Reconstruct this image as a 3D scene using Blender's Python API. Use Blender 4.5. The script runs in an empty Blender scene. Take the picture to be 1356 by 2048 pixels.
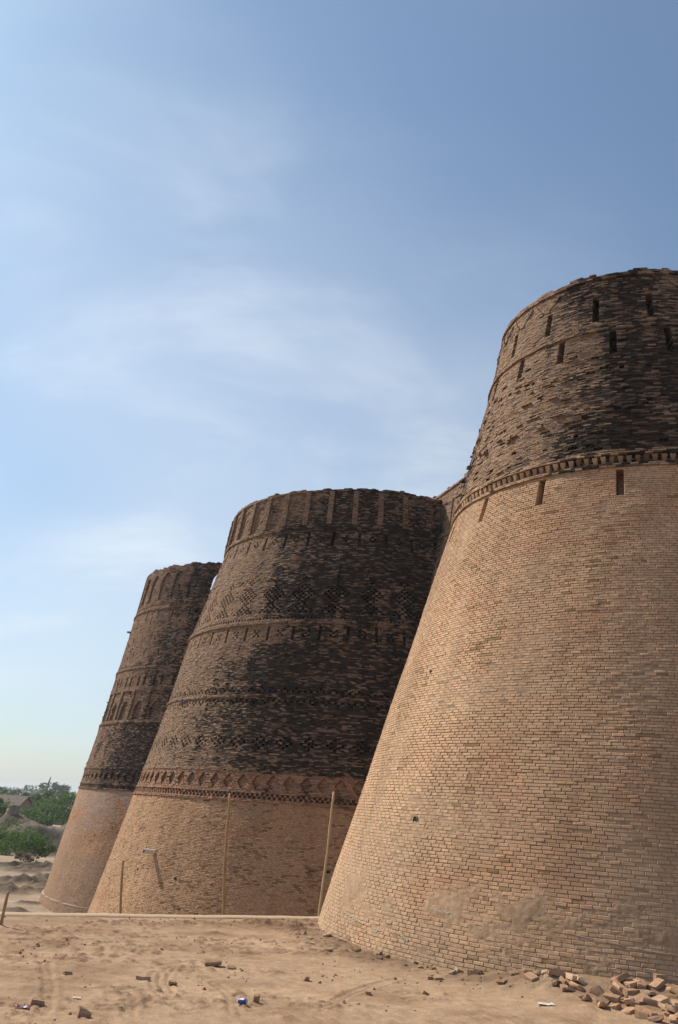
import bpy, math, random
import numpy as np
from mathutils import Matrix, Vector, Euler

# ------------------------------------------------------------------ camera, sky, sun, exposure
scene = bpy.context.scene
C = scene.collection
R_ = math.radians
CAM_H = 2.442
F_PX, PITCH, ROLL = 1700.0, 0.33745, 0.07264

cam_data = bpy.data.cameras.new('camera')
cam_data.sensor_fit = 'VERTICAL'
cam_data.sensor_height = 24.0
cam_data.lens = F_PX / 2048.0 * 24.0
cam_data.clip_start = 0.1
cam_data.clip_end = 12000.0
cam = bpy.data.objects.new('camera', cam_data)
C.objects.link(cam)
cam.matrix_world = Matrix.Translation((0, 0, CAM_H)) @ Matrix.Rotation(math.pi / 2 + PITCH, 4, 'X') @ Matrix.Rotation(ROLL, 4, 'Z')
scene.camera = cam

SUN_AZ, SUN_EL = R_(-56.0), R_(45.0)        # azimuth clockwise from +Y
sun_dir = Vector((math.sin(SUN_AZ) * math.cos(SUN_EL), math.cos(SUN_AZ) * math.cos(SUN_EL), math.sin(SUN_EL)))
sd = bpy.data.lights.new('sun', 'SUN')
sd.energy = 5.0
sd.angle = R_(0.6)
sd.color = (1.0, 0.915, 0.775)
sun = bpy.data.objects.new('sun', sd)
C.objects.link(sun)
sun.rotation_euler = sun_dir.to_track_quat('Z', 'Y').to_euler()

world = bpy.data.worlds.new('World')
scene.world = world
world.use_nodes = True
wn, wl = world.node_tree.nodes, world.node_tree.links
wn.clear()
w_out = wn.new('ShaderNodeOutputWorld')
w_bg = wn.new('ShaderNodeBackground')
w_bg.inputs['Strength'].default_value = 0.088
w_sky = wn.new('ShaderNodeTexSky')
w_sky.sky_type = 'NISHITA'
w_sky.sun_disc = False
w_sky.sun_elevation = SUN_EL
w_sky.sun_rotation = SUN_AZ
w_sky.altitude = 0
w_sky.air_density = 1.0
w_sky.dust_density = 0.9
w_sky.ozone_density = 1.0
w_tc = wn.new('ShaderNodeTexCoord')
w_sep = wn.new('ShaderNodeSeparateXYZ')
wl.new(w_tc.outputs['Generated'], w_sep.inputs[0])


def wmath(op, a, b=None, c=None, clamp=False):
    n = wn.new('ShaderNodeMath')
    n.operation = op
    n.use_clamp = clamp
    for i, v in enumerate((a, b, c)):
        if v is None:
            continue
        if isinstance(v, (int, float)):
            n.inputs[i].default_value = v
        else:
            wl.new(v, n.inputs[i])
    return n.outputs[0]


zz = wmath('ADD', wmath('MAXIMUM', w_sep.outputs[2], 0.0), 0.55)
cx = wmath('DIVIDE', w_sep.outputs[0], zz)
cy = wmath('DIVIDE', w_sep.outputs[1], zz)
w_comb = wn.new('ShaderNodeCombineXYZ')
wl.new(cx, w_comb.inputs[0])
wl.new(cy, w_comb.inputs[1])


def wnoise(scale, detail, rough, dist, loc, stretch):
    mp = wn.new('ShaderNodeMapping')
    mp.inputs['Location'].default_value = loc
    mp.inputs['Scale'].default_value = stretch
    mp.inputs['Rotation'].default_value = (0, 0, R_(24))
    wl.new(w_comb.outputs[0], mp.inputs[0])
    n = wn.new('ShaderNodeTexNoise')
    n.inputs['Scale'].default_value = scale
    n.inputs['Detail'].default_value = detail
    n.inputs['Roughness'].default_value = rough
    n.inputs['Distortion'].default_value = dist
    wl.new(mp.outputs[0], n.inputs['Vector'])
    return n.outputs[0]


def wramp(v, lo, hi):
    n = wn.new('ShaderNodeMapRange')
    n.interpolation_type = 'SMOOTHSTEP'
    n.inputs['From Min'].default_value = lo
    n.inputs['From Max'].default_value = hi
    wl.new(v, n.inputs['Value'])
    return n.outputs['Result']


cl_big = wramp(wnoise(1.5, 2.0, 0.45, 0.1, (6.80, 2.66, 0), (1, 1, 1)), 0.40, 0.70)
cl_wisp = wramp(wnoise(3.2, 6.0, 0.55, 0.45, (1.2, 4.4, 0), (0.8, 1.35, 1)), 0.42, 0.78)
low = wramp(w_sep.outputs[2], 0.74, 0.02)                      # the veil thickens towards the horizon
cl = wmath('MULTIPLY_ADD', wmath('MULTIPLY', cl_big, cl_wisp), 0.46, wmath('MULTIPLY', cl_big, 0.20), clamp=True)
cl = wmath('ADD', wmath('MULTIPLY', cl, wmath('MULTIPLY_ADD', low, 0.5, 0.75)), wmath('MULTIPLY_ADD', low, 0.26, 0.11), clamp=True)
w_mix = wn.new('ShaderNodeMix')
w_mix.data_type = 'RGBA'
wl.new(cl, w_mix.inputs['Factor'])
w_tint = wn.new('ShaderNodeMix')
w_tint.data_type = 'RGBA'
w_tint.blend_type = 'MULTIPLY'
wl.new(wramp(w_sep.outputs[2], -0.30, 0.40), w_tint.inputs['Factor'])          # dust greys the lowest sky
w_tint.inputs['B'].default_value = (0.72, 1.04, 1.24, 1)
wl.new(w_sky.outputs[0], w_tint.inputs['A'])
wl.new(w_tint.outputs['Result'], w_mix.inputs['A'])
# thin cloud scatters forward: brighter towards the sun, dimmed behind the camera to deepen the towers' shade
w_dot = wn.new('ShaderNodeVectorMath')
w_dot.operation = 'DOT_PRODUCT'
wl.new(w_tc.outputs['Generated'], w_dot.inputs[0])
w_dot.inputs[1].default_value = sun_dir
ph = wmath('MULTIPLY_ADD', wmath('POWER', wmath('MULTIPLY_ADD', w_dot.outputs['Value'], 0.5, 0.5, clamp=True), 1.6), 0.95, 0.28)
w_cc = wn.new('ShaderNodeVectorMath')
w_cc.operation = 'SCALE'
w_cc.inputs[0].default_value = (9.1, 9.8, 10.3)
wl.new(ph, w_cc.inputs['Scale'])
wl.new(w_cc.outputs[0], w_mix.inputs['B'])
wl.new(w_mix.outputs['Result'], w_bg.inputs['Color'])
wl.new(w_bg.outputs[0], w_out.inputs['Surface'])

vs = scene.view_settings
vs.view_transform = 'Standard'
vs.look = 'None'
vs.gamma = 1.0
vs.use_curve_mapping = False
vs.exposure = 0.16

# ------------------------------------------------------------------ numpy helpers
rng = np.random.default_rng(11)
random.seed(7)
_TAB = np.random.default_rng(5).random(65536)


def _h(ix, iy, seed):
    return _TAB[(ix * 73856093 ^ iy * 19349663 ^ seed * 83492791) & 65535]


def vnoise(x, y, seed=0):
    x = np.asarray(x, float)
    y = np.asarray(y, float)
    ix = np.floor(x).astype(np.int64)
    iy = np.floor(y).astype(np.int64)
    fx = x - ix
    fy = y - iy
    fx = fx * fx * (3 - 2 * fx)
    fy = fy * fy * (3 - 2 * fy)
    a = _h(ix, iy, seed)
    b = _h(ix + 1, iy, seed)
    c = _h(ix, iy + 1, seed)
    d = _h(ix + 1, iy + 1, seed)
    return (a * (1 - fx) + b * fx) * (1 - fy) + (c * (1 - fx) + d * fx) * fy


def fbm(x, y, seed=0, octv=4, gain=0.5):
    s = 0
    a = 1.0
    t = 0
    for o in range(octv):
        s = s + a * vnoise(np.asarray(x) * 2 ** o + 17.3 * o, np.asarray(y) * 2 ** o - 9.1 * o, seed + o)
        t += a
        a *= gain
    return s / t


def sstep(a, b, x):
    t = np.clip((x - a) / (b - a), 0, 1)
    return t * t * (3 - 2 * t)


def quad_mesh(name, verts, quads, cols=None, smooth=False):
    me = bpy.data.meshes.new(name)
    nv, nq = len(verts), len(quads)
    me.vertices.add(nv)
    me.vertices.foreach_set('co', np.ascontiguousarray(verts, dtype=np.float32).ravel())
    me.loops.add(nq * 4)
    me.loops.foreach_set('vertex_index', np.ascontiguousarray(quads, dtype=np.int32).ravel())
    me.polygons.add(nq)
    me.polygons.foreach_set('loop_start', np.arange(0, nq * 4, 4, dtype=np.int32))
    me.update(calc_edges=True)
    if smooth:
        me.shade_smooth()
    else:
        me.shade_flat()
    if cols is not None:
        at = me.attributes.new('Col', 'FLOAT_COLOR', 'POINT')
        c4 = np.ones((nv, 4), np.float32)
        c4[:, :3] = cols
        at.data.foreach_set('color', c4.ravel())
    return me


def link(name, me, parent=None, mat=None, **props):
    o = bpy.data.objects.new(name, me)
    C.objects.link(o)
    if parent is not None:
        o.parent = parent
    if mat is not None and me is not None and not me.materials:
        me.materials.append(mat)
    for k, v in props.items():
        o[k] = v
    return o


def tag(o, label=None, category=None, group=None, kind=None):
    if label:
        o['label'] = label
    if category:
        o['category'] = category
    if group:
        o['group'] = group
    if kind:
        o['kind'] = kind
    return o


def empty(name, loc, label, category, group=None):
    o = bpy.data.objects.new(name, None)
    o.location = loc
    o.empty_display_size = 0.2
    C.objects.link(o)
    return tag(o, label, category, group)


def grid_mesh(name, X, Y, Z, cols=None, smooth=True):
    n, m = X.shape
    v = np.stack([X, Y, Z], -1).reshape(-1, 3)
    idx = np.arange(n * m).reshape(n, m)
    q = np.stack([idx[:-1, :-1], idx[:-1, 1:], idx[1:, 1:], idx[1:, :-1]], -1).reshape(-1, 4)
    return quad_mesh(name, v, q, cols, smooth)


# a ray of the photograph's pixel (x, y) as a world direction, used to measure where things stand
def ray(x, y):
    dx, dy = x - 678.0, y - 1024.0
    a = dx * math.cos(ROLL) + dy * math.sin(ROLL)
    b = -dx * math.sin(ROLL) + dy * math.cos(ROLL)
    c, s = math.cos(PITCH), math.sin(PITCH)
    d, v = 1.0, -b / F_PX
    return Vector((a / F_PX, d * c - v * s, d * s + v * c))


def on_plane(x, y, z=0.0):
    r = ray(x, y)
    t = (z - CAM_H) / r.z
    return Vector((r.x * t, r.y * t, z))


def at_depth(x, y, Y):
    r = ray(x, y)
    t = Y / r.y
    return Vector((r.x * t, Y, CAM_H + r.z * t))


# ------------------------------------------------------------------ materials
def new_mat(name):
    m = bpy.data.materials.new(name)
    m.use_nodes = True
    nt = m.node_tree
    nt.nodes.clear()
    out = nt.nodes.new('ShaderNodeOutputMaterial')
    b = nt.nodes.new('ShaderNodeBsdfPrincipled')
    b.inputs['Roughness'].default_value = 0.95
    b.inputs['Specular IOR Level'].default_value = 0.15
    nt.links.new(b.outputs[0], out.inputs['Surface'])
    return m, nt, b


def nnoise(nt, scale, detail=4, rough=0.55, coord='Object', sc=(1, 1, 1)):
    tc = nt.nodes.new('ShaderNodeTexCoord')
    mp = nt.nodes.new('ShaderNodeMapping')
    mp.inputs['Scale'].default_value = sc
    nt.links.new(tc.outputs[coord], mp.inputs[0])
    n = nt.nodes.new('ShaderNodeTexNoise')
    n.inputs['Scale'].default_value = scale
    n.inputs['Detail'].default_value = detail
    n.inputs['Roughness'].default_value = rough
    nt.links.new(mp.outputs[0], n.inputs['Vector'])
    return n.outputs[0]


def nramp(nt, v, stops):
    r = nt.nodes.new('ShaderNodeValToRGB')
    els = r.color_ramp.elements
    while len(els) < len(stops):
        els.new(0.5)
    for e, (p, c) in zip(els, stops):
        e.position = p
        e.color = (*c, 1) if len(c) == 3 else c
    nt.links.new(v, r.inputs[0])
    return r.outputs[0]


def nmul(nt, a, b, fac=1.0, mode='MULTIPLY'):
    m = nt.nodes.new('ShaderNodeMix')
    m.data_type = 'RGBA'
    m.blend_type = mode
    m.inputs['Factor'].default_value = fac
    for v, k in ((a, 'A'), (b, 'B')):
        if isinstance(v, tuple):
            m.inputs[k].default_value = (*v, 1)
        else:
            nt.links.new(v, m.inputs[k])
    return m.outputs['Result']


def nbump(nt, b, h, strength=0.4, dist=0.01):
    n = nt.nodes.new('ShaderNodeBump')
    n.inputs['Strength'].default_value = strength
    n.inputs['Distance'].default_value = dist
    nt.links.new(h, n.inputs['Height'])
    nt.links.new(n.outputs[0], b.inputs['Normal'])


def brick_material(name, source):
    m, nt, b = new_mat(name)
    if source == 'attr':
        a = nt.nodes.new('ShaderNodeAttribute')
        a.attribute_name = 'Col'
        col = a.outputs['Color']
        coord = 'Object'
    else:
        a = nt.nodes.new('ShaderNodeObjectInfo')
        col = a.outputs['Color']
        coord = 'Object'
    n1 = nnoise(nt, 9.0, 5, 0.65, coord)
    col = nmul(nt, col, nramp(nt, n1, [(0.3, (0.74, 0.73, 0.72)), (0.7, (1.2, 1.19, 1.18))]))
    n2 = nnoise(nt, 60.0, 3, 0.6, coord)
    col = nmul(nt, col, nramp(nt, n2, [(0.3, (0.82, 0.82, 0.82)), (0.7, (1.14, 1.14, 1.14))]))
    nt.links.new(col, b.inputs['Base Color'])
    nbump(nt, b, n2, 0.5, 0.006)
    return m


M = {}
M['brick'] = brick_material('weathered_brick', 'attr')
M['brick_one'] = brick_material('weathered_brick_single', 'info')


def flat_mat(name, c, rough=0.9, nscale=20.0, var=0.2, bump=0.2, sc=(1, 1, 1), spec=0.15, coord='Object'):
    m, nt, b = new_mat(name)
    n = nnoise(nt, nscale, 5, 0.6, coord, sc)
    lo = tuple(1 - var for _ in c)
    hi = tuple(1 + var for _ in c)
    nt.links.new(nmul(nt, c, nramp(nt, n, [(0.3, lo), (0.7, hi)])), b.inputs['Base Color'])
    b.inputs['Roughness'].default_value = rough
    b.inputs['Specular IOR Level'].default_value = spec
    if bump:
        nbump(nt, b, n, bump, 0.01)
    return m


def soil_material(name):
    m, nt, b = new_mat(name)
    a = nt.nodes.new('ShaderNodeAttribute')
    a.attribute_name = 'Col'
    n0 = nnoise(nt, 0.9, 4, 0.6, 'Object', (1, 1, 1))
    n1 = nnoise(nt, 5.0, 6, 0.65)
    n2 = nnoise(nt, 45.0, 4, 0.65)
    col = nmul(nt, a.outputs['Color'], nramp(nt, n0, [(0.3, (0.90, 0.88, 0.86)), (0.7, (1.08, 1.08, 1.08))]))
    col = nmul(nt, col, nramp(nt, n1, [(0.3, (0.80, 0.79, 0.78)), (0.7, (1.15, 1.15, 1.15))]))
    col = nmul(nt, col, nramp(nt, n2, [(0.3, (0.85, 0.85, 0.85)), (0.7, (1.1, 1.1, 1.1))]))
    nt.links.new(col, b.inputs['Base Color'])
    ad = nt.nodes.new('ShaderNodeMath')
    ad.operation = 'MULTIPLY_ADD'
    ad.inputs[1].default_value = 2.2
    nt.links.new(n1, ad.inputs[0])
    nt.links.new(n2, ad.inputs[2])
    nbump(nt, b, ad.outputs[0], 0.8, 0.02)
    return m


M['soil'] = soil_material('dry_sandy_soil')
M['cap'] = flat_mat('dusty_cement', (0.37, 0.268, 0.18), 0.95, 14, 0.18, 0.5)
M['wood'] = flat_mat('weathered_pole_wood', (0.34, 0.22, 0.115), 0.8, 6, 0.3, 0.3, (4, 4, 0.4))
M['wood_pale'] = flat_mat('pale_peeled_pole_wood', (0.46, 0.34, 0.22), 0.8, 6, 0.25, 0.3, (4, 4, 0.4))
M['white_pipe'] = flat_mat('dusty_white_plastic', (0.62, 0.58, 0.54), 0.55, 8, 0.1, 0.05, spec=0.4)
M['dark_inside'] = flat_mat('dark_pipe_inside', (0.03, 0.025, 0.022), 0.9, 8, 0.1, 0)
M['cement'] = flat_mat('pale_cement_smear', (0.36, 0.29, 0.22), 0.95, 18, 0.25, 0.6)
M['cable'] = flat_mat('pale_string', (0.56, 0.48, 0.40), 0.8, 30, 0.2, 0)
M['clod'] = flat_mat('dry_earth_clod', (0.25, 0.165, 0.105), 0.98, 25, 0.25, 0.8)
M['mudwall'] = flat_mat('mud_plaster_wall', (0.25, 0.19, 0.145), 0.98, 3, 0.25, 0.5)
M['thatch'] = flat_mat('grey_thatch', (0.17, 0.135, 0.11), 0.98, 5, 0.35, 0.6, (0.3, 3, 3))
M['bark'] = flat_mat('rough_bark', (0.13, 0.095, 0.07), 0.95, 8, 0.3, 0.6, (3, 3, 0.5))


def leaf_mat(name, c):
    m, nt, b = new_mat(name)
    a = nt.nodes.new('ShaderNodeAttribute')
    a.attribute_name = 'Col'
    nt.links.new(nmul(nt, c, a.outputs['Color']), b.inputs['Base Color'])
    b.inputs['Roughness'].default_value = 0.7
    b.inputs['Subsurface Weight'].default_value = 0.0
    tr = nt.nodes.new('ShaderNodeBsdfTranslucent')
    nt.links.new(nmul(nt, c, a.outputs['Color']), tr.inputs['Color'])
    mx = nt.nodes.new('ShaderNodeMixShader')
    mx.inputs[0].default_value = 0.3
    out = [n for n in nt.nodes if n.type == 'OUTPUT_MATERIAL'][0]
    nt.links.new(b.outputs[0], mx.inputs[1])
    nt.links.new(tr.outputs[0], mx.inputs[2])
    nt.links.new(mx.outputs[0], out.inputs['Surface'])
    return m


M['leaf'] = leaf_mat('acacia_leaf', (0.085, 0.150, 0.036))
M['leaf_far'] = leaf_mat('dusty_leaf', (0.075, 0.105, 0.05))
M['drybush'] = leaf_mat('dry_twig', (0.16, 0.13, 0.085))

# ------------------------------------------------------------------ masonry
def masonry(name, parent, surf, scale, u0, u1, zs, bl, feats, colour, joint=0.011, jd=0.022, jit=0.006,
            chamfer=False, deep=0.42, drop=None, seed=1, pick=None, tilt=0.004, kind='stuff', mat='brick'):
    """Every brick of a wall. surf(u, z, off) -> points; scale(z) = metres per unit of u; zs = bed joints;
    feats = rows (zlo, zhi, ulo, uhi, off), off < -5 is an opening right through; colour(u, z, off, rng) -> brick, mortar."""
    r = np.random.default_rng(seed)
    feats = np.array(feats, float).reshape(-1, 5)
    UA, UB, ZA, ZB, OF = [], [], [], [], []
    for i in range(len(zs) - 1):
        z0, z1 = zs[i], zs[i + 1]
        zm = 0.5 * (z0 + z1)
        sc = float(scale(zm))
        p = bl(zm) / sc
        n = int((u1 - u0) / p) + 3
        ph = (0.5 * (i % 2) + r.uniform(-0.12, 0.12)) % 1.0
        b = u0 + (np.arange(n) - ph) * p + r.normal(0, 0.035, n) * p
        k = r.random(n)
        extra = b[k < 0.02] + 0.5 * p
        b = np.concatenate([b[k < 0.96], extra])
        f = feats[(feats[:, 0] <= zm) & (feats[:, 1] > zm)]
        f = f[(f[:, 3] > u0) & (f[:, 2] < u1)]
        b = b[(b > u0 + 0.3 * p) & (b < u1 - 0.3 * p)]
        if len(f):
            fl, fh = np.clip(f[:, 2], u0, u1), np.clip(f[:, 3], u0, u1)
            e = np.unique(np.concatenate([fl, fh]))
            j = np.searchsorted(e, b)
            near = np.minimum(np.abs(b - e[np.clip(j - 1, 0, len(e) - 1)]), np.abs(b - e[np.clip(j, 0, len(e) - 1)]))
            b = b[near > 0.05 / sc]
            for q in range(len(f)):
                if (fh[q] - fl[q]) < 1.4 * p:
                    b = b[(b < fl[q]) | (b > fh[q])]
            b = np.concatenate([b, e])
        b = np.unique(np.concatenate([b, [u0, u1]]))
        a, c = b[:-1], b[1:]
        mid = 0.5 * (a + c)
        off = np.zeros(len(a))
        for q in range(len(f)):
            off[(mid > f[q, 2]) & (mid < f[q, 3])] = f[q, 4]
        UA.append(a); UB.append(c)
        ZA.append(np.full(len(a), z0)); ZB.append(np.full(len(a), z1)); OF.append(off)
    UA, UB, ZA, ZB, OF = map(np.concatenate, (UA, UB, ZA, ZB, OF))
    keep = OF > -5
    if drop is not None:
        keep &= ~drop(0.5 * (UA + UB), 0.5 * (ZA + ZB), r)
    UA, UB, ZA, ZB, OF = UA[keep], UB[keep], ZA[keep], ZB[keep], OF[keep]
    N = len(UA)
    um, zm = 0.5 * (UA + UB), 0.5 * (ZA + ZB)
    bc, mc, proud, jdep = colour(um, zm, OF, r)
    sc = scale(zm)
    gj = joint * r.uniform(0.55, 1.35, N) * 0.5
    ga, gb = gj / sc, joint * r.uniform(0.6, 1.3, N) * 0.5 / sc
    gz0 = joint * r.uniform(0.4, 0.9, N) * 0.5
    gz1 = joint * r.uniform(0.5, 1.1, N) * 0.5
    ua, ub, za, zb = UA + ga, UB - gb, ZA + gz0, ZB - gz1
    fo = OF + proud + r.normal(0, jit, N)
    single = None
    if pick is not None:
        single = pick(um, zm, OF, UB - UA, ZB - ZA)
        info = []
        for i in np.nonzero(single)[0]:
            info.append((ua[i], ub[i], za[i], zb[i], fo[i], bc[i]))
        m_ = ~single
    else:
        m_ = np.ones(N, bool)
    S = lambda u, z, o: surf(u, z, o)
    n = int(m_.sum())
    ua_, ub_, za_, zb_, fo_, bc_ = ua[m_], ub[m_], za[m_], zb[m_], fo[m_], bc[m_]
    cu = np.stack([ua_, ub_, ub_, ua_], 1)
    cz = np.stack([za_, za_, zb_, zb_], 1)
    tl = r.normal(0, tilt, (n, 4))
    cz = cz + r.normal(0, 0.0018, (n, 4))
    back = np.full((n, 4), -deep) + np.minimum(OF[m_], 0)[:, None] * 1.0
    if chamfer:
        scn = scale(0.5 * (za_ + zb_))[:, None]
        ch = 0.009
        su = np.array([1, -1, -1, 1]) * ch
        szz = np.array([1, 1, -1, -1]) * ch * 0.8
        p1 = S(cu + su / scn, cz + szz, fo_[:, None] + tl)
        p2 = S(cu, cz, fo_[:, None] + tl - 0.008)
        p3 = S(cu, cz, back)
        V = np.stack([p1, p2, p3], 1).reshape(n, 12, 3)
        loc = [[0, 1, 2, 3]]
        for L in (0, 4):
            for a_, b_ in ((0, 1), (1, 2), (2, 3), (3, 0)):
                loc.append([L + 4 + a_, L + 4 + b_, L + b_, L + a_])
        nvp = 12
    else:
        p1 = S(cu, cz, fo_[:, None] + tl)
        p3 = S(cu, cz, back)
        V = np.stack([p1, p3], 1).reshape(n, 8, 3)
        loc = [[0, 1, 2, 3]]
        for a_, b_ in ((0, 1), (1, 2), (2, 3), (3, 0)):
            loc.append([4 + a_, 4 + b_, b_, a_])
        nvp = 8
    loc = np.array(loc)
    Q = (np.arange(n)[:, None, None] * nvp + loc[None]).reshape(-1, 4)
    cols = np.repeat(bc_, nvp, 0)
    # the mortar bed behind each brick
    mu = np.stack([UA, UB, UB, UA], 1)
    mz = np.stack([ZA, ZA, ZB, ZB], 1)
    pm = S(mu, mz, (OF - jdep)[:, None] * np.ones((1, 4))).reshape(-1, 3)
    qm = (np.arange(N)[:, None] * 4 + np.arange(4)[None]) + n * nvp
    me = quad_mesh(name, np.concatenate([V.reshape(-1, 3), pm]), np.concatenate([Q, qm]),
                   np.concatenate([cols, np.repeat(mc, 4, 0)]))
    o = link(name, me, parent, M[mat])
    if kind:
        o['kind'] = kind
    if pick is not None:
        return o, info
    return o


def tower_surf(cx, cy, zk, rk, wob=0.014, seed=3):
    az = math.atan2(-cy, -cx)
    lo = (rk[2] - rk[0]) / (zk[2] - zk[0])

    def rad(z):
        z = np.asarray(z, float)
        q = np.interp(z, zk, rk)
        q = np.where(z < zk[0], rk[0] + lo * (z - zk[0]), q)
        hi = (rk[-1] - rk[-2]) / (zk[-1] - zk[-2])
        return np.where(z > zk[-1], rk[-1] + hi * (z - zk[-1]), q)

    def surf(u, z, off):
        u, z, off = np.broadcast_arrays(np.asarray(u, float), np.asarray(z, float), np.asarray(off, float))
        r0 = rad(z)
        m = u * 8.0
        rr = r0 + off + wob * 2 * (vnoise(m * 0.8, z * 0.8, seed) - 0.5) + wob * (vnoise(m * 2.3, z * 2.3, seed + 1) - 0.5)
        zz = z + 0.022 * (vnoise(m * 0.45, z * 0.6, seed + 2) - 0.5) + 0.010 * (vnoise(m * 1.7, z * 3.0, seed + 4) - 0.5)
        th = az + u
        return np.stack([cx + rr * np.cos(th), cy + rr * np.sin(th), zz + CAM_H], -1)
    return surf, rad, az


def courses(z0, z1, h):
    out = [z0]
    r = np.random.default_rng(int(abs(z0) * 100) + 3)
    while out[-1] < z1 - 1e-6:
        hh = h(out[-1]) if callable(h) else h
        out.append(out[-1] + hh)
    return np.array(out)


D = math.radians


def lerp3(a, b, t):
    return a * (1 - t)[:, None] + b * t[:, None]


NEW = np.array([[0.484, 0.314, 0.195], [0.470, 0.300, 0.183], [0.496, 0.328, 0.208], [0.464, 0.306, 0.187], [0.484, 0.305, 0.190]])
OLD = np.array([[0.285, 0.186, 0.126], [0.272, 0.161, 0.104], [0.302, 0.210, 0.146], [0.25, 0.170, 0.119], [0.315, 0.203, 0.128]])
CRUST = np.array([0.022, 0.0165, 0.013])


def new_colour(um, zm, r, freq=(1, 1)):
    N = len(um)
    c = NEW[r.integers(0, len(NEW), N)] * r.uniform(0.94, 1.06, (N, 1))
    x, y = um * 8 * freq[0], zm * freq[1]
    red = sstep(0.60, 0.76, fbm(x * 0.6, y * 0.8, 31, 3))
    c = c * (1 - 0.09 * red[:, None] * np.array([0.1, 0.8, 1.0]))
    pale = sstep(0.55, 0.75, fbm(x * 0.35, y * 0.45, 41, 4))
    c = c * (1 + 0.17 * pale[:, None])
    streak = sstep(0.52, 0.74, fbm(x * 2.6, y * 0.35, 45, 4))
    c = c * (1 - 0.13 * streak[:, None])
    # single olive or dark over-fired bricks, in loose clusters
    clus = fbm(x * 0.7, y * 0.9, 51, 3)
    dark = r.random(N) < 0.008 + 0.13 * sstep(0.54, 0.72, clus)
    c[dark] = c[dark] * np.array([0.78, 0.76, 0.64]) * r.uniform(0.68, 1.0, (int(dark.sum()), 1))
    return c


def old_colour(um, zm, r, dens):
    """Weathered brick: the darker the soot and lichen crust lies (dens; on the bastions partly painted shade), the fewer bricks show their own colour."""
    N = len(um)
    c = OLD[r.integers(0, len(OLD), N)] * r.uniform(0.76, 1.18, (N, 1))
    dens = np.broadcast_to(np.asarray(dens, float), (N,))
    k = r.random(N)
    d = np.clip(sstep(-0.34, 0.34, dens - k) * (0.16 + 0.84 * sstep(0.08, 0.62, dens)), 0, 0.97)
    return lerp3(c, CRUST * r.uniform(0.6, 2.4, (N, 1)) , d)


# ---------------------------------------------------------- towers: measured axes and profiles (heights from eye level)
T1 = dict(c=(7.877, 21.329), z=[-2.442, -1.988, 7.486, 11.517, 13.264], r=[7.70, 7.571, 4.798, 3.828, 3.448])
T2 = dict(c=(1.460, 41.801), z=[0.144, 1.167, 4.008, 7.093, 11.507, 13.405], r=[9.803, 9.553, 8.850, 8.226, 7.020, 6.770])
T3 = dict(c=(-5.440, 62.932), z=[0.298, 1.541, 4.340, 7.953, 11.959, 15.003], r=[10.913, 10.718, 10.190, 9.586, 8.946, 8.536])


def core(parent, surf, zlo, ztop, depth, name='rubble_core', u=None):
    """The rubble fill behind the brick face: a full ring closed at the top."""
    zz_ = np.linspace(zlo, ztop, 30)
    uu = np.linspace(-math.pi, math.pi, 97)
    U, Z = np.meshgrid(uu, zz_)
    dep = np.where(np.abs(U - u[2]) < u[1], -depth, -0.05)
    P = surf(U, Z, dep)
    top = surf(uu, np.full_like(uu, ztop), np.full_like(uu, -depth - 0.1))
    ctr = top.mean(0)
    ring = np.stack([top, ctr[None] + 0.02 * (top - ctr)], 0)
    A = np.concatenate([P, ring], 0)
    n, m = A.shape[:2]
    colr = np.tile(np.array([[0.24, 0.17, 0.12]]), (n * m, 1))
    me = grid_mesh(name, A[..., 0], A[..., 1], A[..., 2], colr, False)
    return link(name, me, parent, M['brick'])


def diamond_rows(feats, uc, rows, z_top, dz, pitch, w, off=-0.34):
    for k, n in enumerate(rows):
        for j in range(n):
            x = uc + (j - (n - 1) / 2.0) * pitch
            feats.append((z_top - (k + 1) * dz, z_top - k * dz, x - w / 2, x + w / 2, off))


def project(P):
    x, y, z = P[..., 0], P[..., 1], P[..., 2] - CAM_H
    c, s = math.cos(PITCH), math.sin(PITCH)
    d = y * c + z * s
    v = -y * s + z * c
    a, b = F_PX * x / d, -F_PX * v / d
    return 678 + a * math.cos(ROLL) - b * math.sin(ROLL), 1024 + a * math.sin(ROLL) + b * math.cos(ROLL), d


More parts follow.
